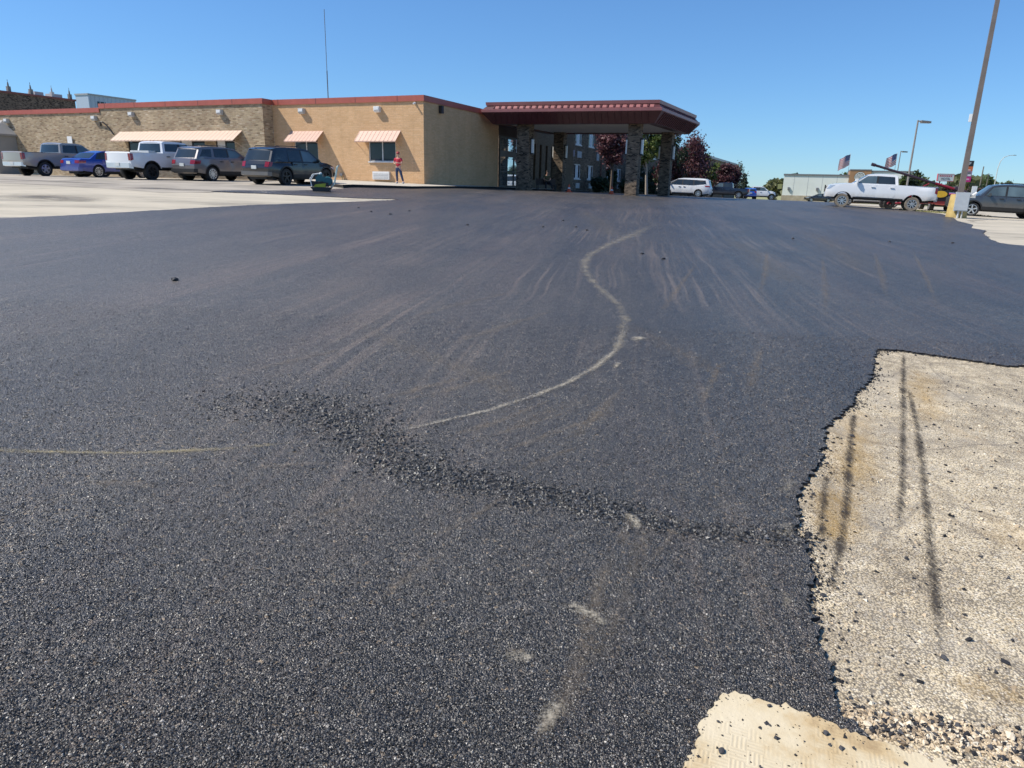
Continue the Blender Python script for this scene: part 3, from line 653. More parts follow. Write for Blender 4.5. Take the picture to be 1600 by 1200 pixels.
trim(-11.44, .07, -.07, .2, 6.24, 6.57); trim(-.2, .07, .2, 10.6, 6.24, 6.57)
trim(-26.85, -11.43, -.97, -.7, 6.24, 6.57); trim(-11.7, -11.43, -.7, -.07, 6.24, 6.57)
trim(-47, -26.86, -.97, -.7, 5.98, 6.3); trim(-26.92, -26.65, -.7, 14, 6.24, 6.5)
for k in range(9):
    MB().box(-26.2 + k * 3.05, -26.17 + k * 3.05, -.974 if k < 5 else -.074, -.9 if k < 5 else 0, 6.25, 6.572).build('trim_joint', M_DRK, hotel)
def window(x0, x1, z0, z1, y, parent, mullions=1, frame=M_FRW, gl=M_GL, sill=True, curtain=None, bw=.05):
    mb = MB(); e = y + .05; f = y + .11
    mb.box(x0, x0 + bw, e, f, z0, z1); mb.box(x1 - bw, x1, e, f, z0, z1); mb.box(x0 + bw, x1 - bw, e, f, z0, z0 + bw); mb.box(x0 + bw, x1 - bw, e, f, z1 - bw, z1)
    n = mullions + 1; wd = (x1 - x0) / n
    for i in range(1, n): mb.box(x0 + i * wd - bw * .6, x0 + i * wd + bw * .6, e + .002, f - .002, z0 + bw, z1 - bw)
    w_ = mb.build('window', frame, parent)
    for i in range(n):
        MB().box(x0 + i * wd + bw * .5, x0 + (i + 1) * wd - bw * .5, f - .03, f - .015, z0 + bw * .5, z1 - bw * .5).build('pane', gl, w_)
    if curtain:
        for a, b in curtain: MB().box(x0 + a * (x1 - x0), x0 + b * (x1 - x0), f - .034, f - .031, z0 + .06, z1 - .06).build('curtain', M_CUR, w_)
    if sill: MB().box(x0 - .05, x1 + .05, y - .06, y + .05, z0 - .07, z0 - .003).build('sill', M_FRW if y > -.5 else M_SB, w_)
    return w_
for a in wins: window(*a, 0, hotel)
for a in sw: window(*a, -.9, hotel, 1, M_FRD, M_GL, False, [(.05, .45)] if a[0] > -20 else None)
def awning(x0, x1, y, z0, z1, d, mat, pw):
    n = round((x1 - x0) / pw); pw = (x1 - x0) / n
    mb = MB(); mb.quad((x0, y - .002, z1), (x0, y - d, z0), (x0, y - d, z0 - .05), (x0, y - .002, z1 - .06)); mb.quad((x1, y - .002, z1), (x1, y - d, z0), (x1, y - d, z0 - .05), (x1, y - .002, z1 - .06))
    for x in (x0 + .05, x1 - .05): mb.tube([(x, y - .01, z0 - .35), (x, y - d + .05, z0 - .03)], .018, 5)
    mb.box(x0, x1, y - d, y - d + .03, z0 - .06, z0 - .01)
    aw = mb.build('awning', mat, hotel)
    s = MB(); Ls = sqrt(d * d + (z1 - z0) ** 2); ny, nz = -(z1 - z0) / Ls, d / Ls
    prof = [(0, 0), (pw * .06, .014), (pw * .16, .014), (pw * .22, 0), (pw, 0)]       # raised seam, then the flat pan
    for (a, h), (b, g) in zip(prof, prof[1:]):
        s.quad((a, h * ny, h * nz), (b, g * ny, g * nz), (b, -d + g * ny, z0 - z1 + g * nz), (a, -d + h * ny, z0 - z1 + h * nz))
    first = s.build('panel', mat, aw, loc=(x0, y - .002, z1))
    for i in range(1, n): again(first, aw, (x0 + i * pw, y - .002, z1))
    return aw
awning(-10.04, -7.45, 0, 3.97, 4.62, .78, M_SAL, .3)
awning(-4.63, -1.62, 0, 3.97, 4.6, .62, M_SAL, .3)
awning(-25.02, -13.38, -.9, 3.98, 4.63, .88, M_SALB, .36)
def wall_pack(x, y, z, mat=M_LGT):
    mb = MB(); mb.box(-.2, .2, -.24, 0, -.1, .14); mb.add([(-.2, -.24, -.1), (.2, -.24, -.1), (.2, 0, -.1), (-.2, 0, -.1), (-.17, -.15, -.2), (.17, -.15, -.2), (.17, 0, -.2), (-.17, 0, -.2)], [(0, 1, 5, 4), (1, 2, 6, 5), (3, 0, 4, 7), (4, 5, 6, 7)])
    o = mb.build('wall_light', mat, hotel, loc=(x, y - .002, z)); MB().box(-.16, .16, -.256, -.243, -.06, .1).build('lens', M_WHT, o)
    return o
wall_pack(-9.0, 0, 5.85); wall_pack(-3.2, 0, 5.85, M_WHT)
for x, z in ((-15.09, 5.8), (-23.48, 5.8), (-27.41, 5.6), (-37.6, 5.55)): wall_pack(x, -.9, z)
mb = MB(); mb.box(-.05, .05, -.05, .02, -.06, .06); mb.tube([(0, -.03, 0), (.0, -.2, -.03)], .05, 8); mb.build('security_camera', M_WHT, hotel, loc=(-.56, -.02, 6.12))
MB().box(.01, .22, -.14, .14, -.22, .22).build('wall_speaker', M_DRK, hotel, loc=(0, 1.92, 5.95))
ac = MB().box(-3.66, -2.44, -.16, -.002, 1.72, 2.2).build('air_conditioner', M_WHT, hotel)
for k in range(4): MB().box(-3.6, -2.5, -.172, -.163, 1.78 + k * .09, 1.81 + k * .09).build('louvre', M_LGT, ac)
MB().tube([(-26.9, -.92, 5.05), (-26.75, -1.05, 5.3), (-26.45, -1.08, 5.3), (-26.2, -1.0, 5.1), (-25.62, -.94, 4.45)], .05, 6).build('thin_tube', M_DRK, hotel, smooth=True)  # bent dark tube standing in for a shadow on the wall
# entrance: dark glazed doors set in the side wall line, under the portico
mb = MB(); mb.box(-.1, 0, 10.5, 14.6, 5.05, 6.24); dw = mb.build('brown_siding_panel', M_BRN, hotel)
for k in range(19): MB().box(.002, .035, 10.55 + k * .215, 10.63 + k * .215, 5.07, 6.2).build('batten', M_BRN, dw)
dy = [10.8, 12.08, 13.36, 14.48]
mb = MB()
for y in dy: mb.box(-.1, 0, y, y + .12, 1.2, 5.05)
bays = [(p + .12, q) for p, q in zip(dy, dy[1:])]
for z0, z1 in ((1.2, 1.55), (2.5, 2.6), (3.62, 4.05), (4.9, 5.05)):
    for p, q in bays: mb.box(-.097, -.003, p, q, z0, z1)
dr = mb.build('entrance_doors', M_FRD, hotel)
for p, q in bays:
    for z0, z1 in ((1.55, 2.5), (2.6, 3.62), (4.05, 4.9)): MB().box(-.06, -.05, p, q, z0, z1).build('pane', M_GLR, dr)
# lobby wall with the slit windows, further along the same line
slits = [(y - .23, y + .23, 2.05, 4.88) for y in (17.5, 18.8, 20.15, 21.5, 22.8)]
mb = MB(); wall_x(mb, 14.6, 27, .6, 6.3, 0, slits, .2)
mb.build('lobby_wall', M_LB, hotel)
for s in slits: MB().box(-.18, -.16, s[0], s[1], s[2], s[3]).build('slit_window', M_GL, hotel)
mb = MB(); mb.quad((-6, 10.5, 6.3), (0, 10.5, 6.3), (0, 27, 6.3), (-6, 27, 6.3)); mb.build('lobby_roof', M_ROOF, hotel)
# side porch at the far left
mb = MB(); mb.box(-46, -36.9, -2.6, -.92, .8, 4.35); po = mb.build('porch', M_GRP, hotel)
mb = MB(); mb.add([(-46.2, -2.8, 4.36), (-36.75, -2.8, 4.36), (-36.75, -.92, 4.36), (-46.2, -.92, 4.36), (-46.2, -2.8, 4.5), (-36.75, -2.8, 4.5), (-38.2, -.92, 5.6), (-46.2, -.92, 5.6), (-36.75, -.92, 4.5)],
    [(0, 3, 2, 1), (0, 1, 5, 4), (4, 5, 6, 7), (1, 2, 8, 5), (5, 8, 6)]); mb.build('porch_roof', M_GRP, po)
pw_ = MB().box(-39.6, -37.3, -2.64, -2.605, 2.5, 3.55).build('porch_window', M_FRW, po)
MB().box(-39.45, -37.45, -2.66, -2.645, 2.6, 3.45).build('red_shutter', plain('dark_red_shutter', (.16, .035, .025), .6), pw_)
MB().box(-30.72, -30.2, -1.0, -.96, 3.8, 4.34).build('sign_plate', M_WHT, hotel); MB().tube([(-30.46, -.95, .8), (-30.46, -.95, 3.8)], .03, 6).build('sign_post', M_LGT, hotel)
a_ = MB().tube([(0, 0, 0), (0, 0, 3.0)], .04, 6).tube([(0, 0, 3.0), (0, 0, 7.0)], .022, 5).build('antenna_mast', M_GTR0, None)
q = Vector((-13.9, 54.5)); a_.location = (q.x, q.y, 6.2); tag(a_, 'thin tall antenna mast rising from the flat hotel roof', 'antenna')
vp = MB().tube([(0, 0, 0), (0, 0, .25)], .08, 8).lathe([(.13, .25), (.13, .33), (.02, .4)], 8).build('vent_cap', M_WHT, hotel, loc=(-31.8, -.3, 5.94))

# --- portico
PFL = Vector((-2.54, 50.7)); PS = Vector((11.49, -3.96)); PT = Vector((4.75, 9.5))
portico = thing('entrance_portico', 'big maroon metal porte cochere on brown brick pillars at the hotel entrance', 'canopy', (PFL.x, PFL.y, 0))
us, ut = PS.normalized(), PT.normalized()
def pc(s, t, i=0.0):      # corner s,t in 0/1, inset i metres
    q = PS * s + PT * t + us * (i if s == 0 else -i) + ut * (i if t == 0 else -i); return q
CORN = [(0, 0), (1, 0), (1, 1), (0, 1)]
def ring(name, prof, mat):
    mb = MB(); n = len(prof)
    V = [(*pc(s, t, i), z) for (i, z) in prof for (s, t) in CORN]
    F = [(k * 4 + j, k * 4 + (j + 1) % 4, (k + 1) * 4 + (j + 1) % 4, (k + 1) * 4 + j) for k in range(n - 1) for j in range(4)]
    return mb.add(V, F).build(name, mat, portico)
ring('soffit_edge', [(1.1, 5.66), (1.1, 5.58), (.56, 5.58)], M_MAR)
lf = ring('lower_fascia', [(.56, 5.58), (0, 6.28)], M_MAR)
ring('fascia_band', [(0, 6.28), (-.02, 6.3), (-.02, 6.47), (.06, 6.49)], M_MAR_LIT)
us_ = ring('seamed_skirt', [(.06, 6.49), (.28, 6.72)], M_MAR)
ring('roof_cap', [(.28, 6.72), (.22, 6.74), (.2, 6.95), (.7, 7.0)], M_MAR_LIT)
mb = MB(); mb.add([(*pc(s, t, 1.1), 5.66) for s, t in CORN], [(0, 1, 2, 3)]); mb.build('soffit', M_SOF, portico)
mb = MB(); mb.add([(*pc(s, t, .7), 7.0) for s, t in CORN], [(0, 1, 2, 3)]); mb.build('roof_deck', M_ROOF, portico)
def rib_mesh(i0, z0, i1, z1, h, wd):
    mb = MB(); n = Vector((z0 - z1, i1 - i0)).normalized() * h         # x = inward, y = along, z up
    a, b = (i0, z0), (i1, z1); A, B_ = (i0 + n.x, z0 + n.y), (i1 + n.x, z1 + n.y)
    V = [(p[0], sd * wd / 2, p[1]) for sd in (-1, 1) for p in (a, b, B_, A)]
    return mb.add(V, [(0, 1, 2, 3), (4, 7, 6, 5), (0, 3, 7, 4), (3, 2, 6, 7), (2, 1, 5, 6)])
R1 = rib_mesh(.54, 5.6, .02, 6.25, .05, .05).build('seam', M_MAR, lf); R2 = rib_mesh(.08, 6.51, .27, 6.70, .05, .06).build('seam', M_MAR, us_)
P2 = rib_mesh(.08, 6.505, .25, 6.685, .02, .26).build('skirt_panel', M_MAR_LIT, us_)
first = True
for (s0, t0), (s1, t1) in (((0, 0), (1, 0)), ((1, 0), (1, 1)), ((1, 1), (0, 1))):
    a = PS * s0 + PT * t0; b = PS * s1 + PT * t1; d = (b - a); L = d.length; d.normalize(); inn = Vector((-d.y, d.x)); ang = atan2(inn.y, inn.x)
    k = int(L / .42); 
    for i in range(1, k):
        q = a + d * (i * L / k)
        for R_, pr in ((R1, lf), (R2, us_)):
            if i * L / k < .7 or L - i * L / k < .7: continue
            if first: R_.location = (q.x, q.y, 0); R_.rotation_euler = (0, 0, ang)
            else: again(R_, pr, (q.x, q.y, 0), ang)
        q2 = a + d * ((i + .5) * L / k)
        if .5 < (i + .5) * L / k < L - .5:
            if first: P2.location = (q2.x, q2.y, 0); P2.rotation_euler = (0, 0, ang)
            else: again(P2, us_, (q2.x, q2.y, 0), ang)
        if i * L / k >= .7: first = False
def pillar(s, t, w, lanterns=True):
    q = PS * s + PT * t; zb = gz(PFL.x + q.x, PFL.y + q.y) - .25
    mb = MB(); mb.box(-w / 2, w / 2, -w / 2, w / 2, zb, 5.66); p = mb.build('brick_pillar', M_DB, portico, loc=(q.x, q.y, 0)); p.rotation_euler = (0, 0, RZ)
    for sx in (-1, 1):
        x = sx * (w / 2)
        l = MB().box(min(x, x + sx * .06), max(x, x + sx * .06), -.13, .13, 3.75, 4.7).box(min(x, x + sx * .2), max(x, x + sx * .2), -.15, .15, 3.68, 3.76).box(min(x, x + sx * .2), max(x, x + sx * .2), -.15, .15, 4.66, 4.74).build('lantern', M_DRK, p)
        # white diffuser belongs to the same lantern level
        MB().box(min(x + sx * .062, x + sx * .18), max(x + sx * .062, x + sx * .18), -.11, .11, 3.765, 4.655).build('diffuser', M_WHT, p)
    return p
pillar(.2, .16, .9); pillar(.83, .16, .8); pillar(.15, .88, .82); pillar(.84, .88, .82)

# --- two storey guest wing behind, with its rows of windows
wing = thing('guest_wing', 'two storey brown brick guest wing with small white framed windows behind the portico', 'building', (HC.x, HC.y, 0), RZ)
ys_ = []
y = 30.3
while y < 150:
    ys_ += [y, y + 4.1]; y += 10.8
H_ = [(y - .9, y + .9, z0, z0 + 1.38) for y in ys_ for z0 in (2.35, 5.55)]
mb = MB(); wall_x(mb, 27.2, 152.5, -2, 8.0, -.68, H_); wall_y(mb, -16, -.68, -2, 8.0, 27.2); mb.quad((-.68, 152.5, -2), (-16, 152.5, -2), (-16, 152.5, 8), (-.68, 152.5, 8))
mb.quad((-16, 27.2, -2), (-16, 152.5, -2), (-16, 152.5, 8), (-16, 27.2, 8))
mb.build('wall', M_DB, wing)
mb = MB(); mb.quad((-16, 27.2, 7.98), (-.68, 27.2, 7.98), (-.68, 152.5, 7.98), (-16, 152.5, 7.98)); mb.build('roof', M_ROOF, wing)
MB().box(-.68, -.6, 27.2, 152.6, 7.7, 8.12).build('roof_edge', plain('grey_fascia', (.33, .33, .35), .5), wing)
def wing_window(y0, y1, z0, z1):
    x = -.68; mb = MB(); b = .09
    mb.box(x - .1, x - .03, y0, y0 + b, z0, z1); mb.box(x - .1, x - .03, y1 - b, y1, z0, z1); mb.box(x - .1, x - .03, y0 + b, y1 - b, z0, z0 + b); mb.box(x - .1, x - .03, y0 + b, y1 - b, z1 - b, z1)
    mb.box(x - .09, x - .04, (y0 + y1) / 2 - .04, (y0 + y1) / 2 + .04, z0 + b, z1 - b)
    w_ = mb.build('window', M_FRW, wing)
    MB().box(x - .1, x - .08, y0 + b, y1 - b, z0 + b, z1 - b).build('pane', M_GL, w_)
    MB().box(x - .078, x - .07, y0 + .55, y1 - .5, z0 + b, z1 - b).build('curtain', M_CUR, w_)
    MB().box(x - .03, x + .06, y0 - .08, y1 + .08, z0 - .1, z0 - .002).build('sill', M_FRW, w_)
for h in H_[:24]: wing_window(*h)
for y in ys_[:8]: MB().box(-.66, -.55, y - .55, y + .55, 1.45, 1.95).build('air_conditioner', M_LGT, wing)
MB().box(-.66, -.6, 27.6, 29.1, 4.4, 5.0).build('plaque', plain('violet_grey_plaque', (.25, .22, .27), .6), wing); MB().box(-.66, -.6, 29.9, 31.2, 4.35, 4.95).build('plaque', M_PLQ, wing); MB().box(-.66, -.6, 36.2, 37.0, 4.3, 5.1).build('plaque', M_PLQ, wing)
MB().tube([(-.58, 37.9, .9), (-.58, 37.9, 7.7)], .06, 6).build('downpipe', plain('red_brown_pipe', (.2, .07, .05), .5), wing)

# --- taller blocks behind the left end
bk = thing('brick_block', 'tall dark brick block with four roof vents behind the left end of the hotel', 'building', (HC.x, HC.y, 0), RZ)
mb = MB(); mb.box(-82, -60.4, -12, 21.2, -1, 9.9); mb.build('wall', M_DB, bk); mb = MB(); mb.box(-82.1, -60.3, -12.1, 21.3, 9.9, 10.1); mb.build('roof_trim', plain('dark_red_trim', (.2, .06, .045), .5), bk)
for i, y in enumerate((14.0, 16.4, 18.8, 20.9)):
    mb = MB(); mb.box(-.16, .16, -.16, .16, 0, .55); mb.tube([(0, 0, .55), (0, 0, .95)], [.1, .06], 6); mb.tube([(0, 0, .95), (0, 0, 1.25)], .025, 5)
    mb.build('roof_vent', M_LGT if i == 2 else plain('weathered_vent', (.2, .2, .18), .7), bk, loc=(-60.8, y, 10.1))
for y, w_ in ((17.2, 1.0), (19.2, 1.2)): MB().box(-62.6, -61.4, y, y + w_, 10.1, 10.55).build('roof_unit', M_LGT, bk)
M_BLM = plain('pale_blue_cladding', (.42, .5, .6), .5, var=.06)
bt = thing('blue_tower', 'pale blue metal clad tower peeping over the hotel roof at the left', 'building', (-75, 130, 0), RZ)
mb = MB(); mb.box(-3.3, 0, 0, 9.4, -1, 15.0); mb.build('wall', M_BLM, bt); MB().box(-3.4, .1, -.1, 9.5, 15.0, 15.25).build('roof_edge', M_PLQ, bt)
for k in range(11): MB().box(.002, .07, .4 + k * .82, .52 + k * .82, -1, 14.9).build('rib', M_BLM, bt)
for k in range(3): MB().box(.01, .06, 1.6 + k * 2.4, 3.2 + k * 2.4, 13.2, 14.1).build('window', M_GL, bt)

# --- shop across the street
zs_ = gz(55, 140) - 1.5
shop = thing('shop_building', 'pale grey flat roofed shop with a brown tower section across the street', 'building', (0, 0, 0))
A = Vector((51.6, 141.0)); d_ = Vector((.925, -.38)).normalized(); shop.location = (A.x, A.y, 0); shop.rotation_euler = (0, 0, atan2(d_.y, d_.x))
M_PALE = plain('pale_render', (.72, .75, .7), .8, var=.05, scale=.5); M_TANB = brick_mat('tan_base_block', [(.4, .34, .25), (.46, .4, .3)], (.4, .35, .28), .4, .2, .015)
M_OCH = plain('brown_panel', (.34, .19, .095), .7, var=.08, scale=.6); M_GTR = plain('dark_grey_trim', (.17, .17, .18), .5)
MB().box(0, 11.4, 0, 16, 1.0, 4.7).build('wall', M_PALE, shop); MB().box(-.08, 11.4, -.1, 16, zs_, 1.0).build('base_course', M_TANB, shop)
MB().box(-.1, 11.4, -.12, 16.1, 4.7, 4.98).build('roof_trim', M_GTR, shop)
MB().box(11.45, 15.0, -.8, 8, zs_, 5.75).build('tower', M_OCH, shop); MB().box(11.4, 15.05, -.86, 8.1, 5.75, 5.95).build('tower_trim', M_GTR, shop)
MB().box(15.1, 22, .6, 16, zs_, 5.55).build('rear_wall', M_PALE, shop); MB().box(15.1, 22.1, .5, 16.1, 5.55, 5.8).build('roof_trim', M_GTR, shop)
for x in (.9, 6.0): MB().box(x, x + .4, -.25, -.01, 2.0, 2.5).tube([(x + .2, -.2, 2.0), (x + .5, -.25, 1.6)], .05, 5).build('wall_light', M_GTR, shop)
for k in range(4): MB().box(1.9 + k * 2.5, 1.95 + k * 2.5, -.012, -.002, 1.0, 4.68).build('panel_joint', M_PLQ, shop)
lg = MB().lathe([(0, 0), (.95, 0), (.95, .1), (0, .1)], 28, 'y', c=(13.2, -.92, 4.55)).build('round_emblem', plain('dark_green_disc', (.02, .06, .045), .5), shop)
mb = MB()
for r0, r1 in ((.78, .88),):
    n = 28
    for k in range(n):
        a, b = 2 * pi * k / n, 2 * pi * (k + 1) / n
        mb.quad((13.2 + r0 * cos(a), -.93, 4.55 + r0 * sin(a)), (13.2 + r1 * cos(a), -.93, 4.55 + r1 * sin(a)), (13.2 + r1 * cos(b), -.93, 4.55 + r1 * sin(b)), (13.2 + r0 * cos(b), -.93, 4.55 + r0 * sin(b)))
for k in range(7):     # plain wavy white bars inside the ring
    x = 13.2 - .6 + k * .2; h = .68 * sqrt(max(.05, 1 - ((k - 3) / 3.6) ** 2))
    for j in range(6):
        z0, z1 = 4.55 - h + j * h / 3, 4.55 - h + (j + 1) * h / 3; o0, o1 = .04 * sin(j * 1.6 + k), .04 * sin((j + 1) * 1.6 + k)
        mb.quad((x + o0 - .05, -.931, z0), (x + o0 + .05, -.931, z0), (x + o1 + .05, -.931, z1), (x + o1 - .05, -.931, z1))
mb.build('emblem_print', M_WHT, lg)
# =====================================================================  vehicles
M_RUB = plain('tyre_rubber', (.02, .02, .021), .75, var=.3, scale=8); M_RUBD = plain('dusty_tyre_rubber', (.24, .2, .15), .85, var=.3, scale=8)
M_ALU = plain('alloy', (.62, .62, .62), .28, .8, var=.08); M_ALUK = plain('black_alloy', (.03, .03, .032), .3, .3)
M_BLK = plain('black_plastic', (.018, .018, .019), .55, var=.2); M_CHR = plain('chrome', (.72, .72, .73), .28, .75, var=.03)
M_CG = glass('car_glass', (.022, .03, .034), 0, .09, .6, 1.6); M_CGL = glass('light_car_glass', (.1, .14, .15), .1, .03, .7, 1.6)
M_TL = plain('tail_light_red', (.24, .008, .012), .15, var=.25, scale=12, coat=.6); M_HL = plain('head_light_clear', (.55, .57, .6), .1, .4, coat=.6)
M_PLT = plain('licence_plate', (.6, .62, .6), .4)
def arc(cy, cz, r, a0, a1, n):
    return [(cy + r * cos(a0 + (a1 - a0) * i / n), cz + r * sin(a0 + (a1 - a0) * i / n)) for i in range(n + 1)]
class Car:
    def __init__(s, sp): s.__dict__.update(sp)
    def hw(s, y, z):
        e = max(0, (s.ce - min(y, s.L - y)) / s.ce); k = 1 - s.cf * e * e; h = s.W / 2
        if z <= s.belt:
            f = 1 - .06 * max(0, (.72 - z) / .5) ** 2 if z < .72 else 1 - .035 * ((z - .72) / max(.1, s.belt - .72)) ** 2
            return h * f * k
        return (h * .965 - s.inset - s.tum * (z - s.belt)) * k
    def side(s, mb, poly, off=0.0, mi=0, both=True, step=.22, sides=(-1, 1)):
        P = [Vector(p) for p in poly]; n = len(P)
        ys = [p.x for p in P]; zs = [p.y for p in P]; inn = []
        y = min(ys) + step / 2
        while y < max(ys):
            z = min(zs) + step / 2
            while z < max(zs): inn.append(Vector((y, z))); z += step
            y += step
        vo, _, fo, *_x = delaunay_2d_cdt(P + inn, [], [list(range(n))], 1, 1e-5)
        for sx in sides:
            mb.add([(sx * (s.hw(q.x, q.y) + off), q.x, q.y) for q in vo], [tuple(f) if sx > 0 else tuple(f)[::-1] for f in fo], mi)
    def crown(s, p, t, d):
        # bows the cross strips: roof/hood upwards, ends outwards
        y, z = p; k = 1 - t * t
        ny, nz = d
        return (y + ny * .07 * k, z + nz * .03 * k)
    def strip(s, mb, a, b, mi=0, x0=-1.0, x1=1.0, off=0.0, K=8, t0=0.0, t1=1.0):
        A = Vector(a).lerp(Vector(b), t0); B = Vector(a).lerp(Vector(b), t1)
        d = (Vector(b) - Vector(a)); nrm = Vector((-d.y, d.x)).normalized() if d.length else Vector((0, 1))
        if nrm.y < -.9: nrm = Vector((0, 0))
        V = []
        for p in (A, B):
            for i in range(K + 1):
                t = x0 + (x1 - x0) * i / K; yy, zz = s.crown((p.x, p.y), t, (nrm.x, nrm.y)); V.append((t * s.hw(p.x, p.y), yy + nrm.x * off, zz + nrm.y * off))
        mb.add(V, [(i, i + 1, K + 2 + i, K + 1 + i) for i in range(K)], mi)
def outline(sp):
    """upper outline runs rear to front (given); the lower edge with wheel arches is added front to rear"""
    up = sp['up']; r = sp['ra']; zb = sp['sill']; zc = sp['rw']
    pts = list(up); nup = len(up)
    for cy in (sp['yf'], sp['yr']):
        a = math.asin(max(-1, min(1, (zb - zc) / r)))
        pts += arc(cy, zc, r, a, pi - a, 12)
    pts.append((up[0][0] + .05, zb + .08))
    return pts, nup
def wheel_obj(root, R, wd, x, y, side, rim, tyre, nsp, rimr, spw, name='wheel'):
    mb = MB(); h = wd / 2
    prof = [(rimr * .98, -h * .7), (rimr * 1.02, -h * .95), (R * .93, -h), (R * .985, -h * .85), (R, -h * .5), (R, h * .5), (R * .985, h * .85), (R * .93, h), (rimr * 1.02, h * .95), (rimr * .98, h * .7)]
    mb.lathe(prof, 26, 'x'); w_ = mb.build(name, tyre, root, smooth=True, loc=(x, y, R - .015))
    m2 = MB(); o = side * h
    m2.lathe([(rimr, o * .9), (rimr * .93, o * .86), (rimr * .9, o * .35), (0.02, o * .3)], 26, 'x', mi=1)
    m2.lathe([(rimr * 1.0, o * .92), (rimr * .9, o * .93), (rimr * .9, o * .6)], 26, 'x')
    m2.lathe([(.001, o * .93), (rimr * .22, o * .9), (rimr * .24, o * .55)], 14, 'x')
    for k in range(nsp):
        a = 2 * pi * k / nsp + .3; ca, sa = cos(a), sin(a); q = spw
        V = []
        for rr_, ww, xx in ((rimr * .15, q * .8, o * .86), (rimr * .93, q, o * .88)):
            for sg in (-1, 1):
                for xo in (xx, xx - o * .25): V.append((xo, rr_ * ca - sg * ww * sa, rr_ * sa + sg * ww * ca))
        m2.add(V, [(0, 2, 6, 4), (1, 5, 7, 3), (0, 4, 5, 1), (2, 3, 7, 6), (4, 6, 7, 5)])
    m2.build('rim', [rim, M_BLK], w_, smooth=True, angle=30)
    return w_
def make_car(name, label, cat, loc, heading, sp, body_m, group=None, rim=None, tyre=None, lower_m=None, glass_m=None, roof_m=None, plate=True):
    """heading: the way the nose points, as a plan vector; loc: mid-wheelbase on the ground"""
    rim = rim or M_ALU; tyre = tyre or M_RUB; glass_m = glass_m or M_CG
    h = Vector(heading).normalized(); rz = atan2(h.y, h.x) - pi / 2
    x, y = loc
    root = thing(name, label, cat, (x, y, 0), rz, group)
    mid = (sp['yr'] + sp['yf']) / 2; wb = (sp['yf'] - sp['yr'])
    za = gz(x + h.x * wb / 2, y + h.y * wb / 2); zb = gz(x - h.x * wb / 2, y - h.y * wb / 2)
    n = Vector((h.y, -h.x)); zr = gz(x + n.x * .8, y + n.y * .8); zl = gz(x - n.x * .8, y - n.y * .8)
    base = sp.get('dz', 0.0)
    root.location.z = (za + zb) / 2 + base
    root.rotation_euler = (atan2(za - zb, wb), atan2(zl - zr, 1.6), rz)
    c = Car(sp); Y0 = mid
    def fin(mb, nm, mats, par=None, sm=True, angle=32):
        mb.v = [(q[0], q[1] - Y0, q[2]) for q in mb.v]
        return mb.build(nm, mats, par or root, smooth=sm, angle=angle)
    pts, nup = outline(sp); N = len(pts)
    mb = MB(); c.side(mb, pts)
    bed = sp.get('bed')
    for i in range(N):
        a, b = pts[i], pts[(i + 1) % N]
        if i < nup - 1:
            if bed and min(a[0], b[0]) >= bed[0] - .01 and max(a[0], b[0]) <= bed[1] + .01 and min(a[1], b[1]) > bed[2] + .3: continue
            c.strip(mb, a, b, 0)
        else: c.strip(mb, a, b, 1, K=2)
    if bed:
        y0, y1, zf = bed; zt = sp['belt'] + .0
        for sx in (-1, 1):
            o_, i_ = sx * c.hw((y0 + y1) / 2, zt), sx * (c.hw((y0 + y1) / 2, zt) - .1)
            mb.quad((o_, y0, zt), (i_, y0, zt), (i_, y1, zt), (o_, y1, zt), 0); mb.quad((i_, y0, zt), (i_, y0, zf), (i_, y1, zf), (i_, y1, zt), 1)
        iw = c.hw((y0 + y1) / 2, zt) - .1
        mb.quad((-iw, y0 + .06, zf), (iw, y0 + .06, zf), (iw, y1, zf), (-iw, y1, zf), 1)
        mb.box(-iw, iw, y0, y0 + .07, zf, zt, 0); mb.box(-iw, iw, y1 - .04, y1, zf, zt, 0)
    body = fin(mb, 'body', [body_m, M_BLK])
    # cabin
    gh = sp['gh']; gpoly = list(gh) + [(gh[-1][0], gh[-1][1] - .06), (gh[0][0], gh[0][1] - .06)]
    mb = MB(); c.side(mb, gpoly, step=.16)
    for a, b in zip(gh, gh[1:]): c.strip(mb, a, b)
    fin(mb, 'cabin', roof_m or body_m)
    # glass
    for wi, poly in enumerate(sp['win']):
        gm_ = M_CGL if wi == len(sp['win']) - 1 or glass_m is M_CGL else glass_m
        mb = MB(); c.side(mb, poly, .006, step=.2, sides=(-1,)); fin(mb, 'side_window', gm_)
        mb = MB(); c.side(mb, poly, .006, step=.2, sides=(1,)); fin(mb, 'side_window', gm_)
    f = sp.get('wsf', .9)
    mb = MB(); c.strip(mb, gh[-2], gh[-1], 0, -f, f, .008, 8, .06, .9); fin(mb, 'windscreen', glass_m)
    a, b = sp.get('rg', (gh[0], gh[1]))
    mb = MB(); c.strip(mb, a, b, 0, -.86, .86, .008, 8, .12, .93); fin(mb, 'rear_window', glass_m)
    if sp.get('dlo'):
        for sx in (-1, 1):
            mb = MB(); c.side(mb, sp['dlo'], .003, step=.2, sides=(sx,)); fin(mb, 'window_surround', M_BLK)
    # doors: panels with shut lines, each with a handle
    for poly, hy, hz in sp['doors']:
        for sx in (-1, 1):
            mb = MB(); c.side(mb, poly, .007, step=.25, sides=(sx,)); d = fin(mb, 'door', body_m)
            mb = MB(); xx = sx * (c.hw(hy, hz) + .007); mb.box(min(xx, xx + sx * .04), max(xx, xx + sx * .04), hy - .11, hy + .09, hz - .02, hz + .02); fin(mb, 'handle', sp.get('handle', M_BLK), d, False)
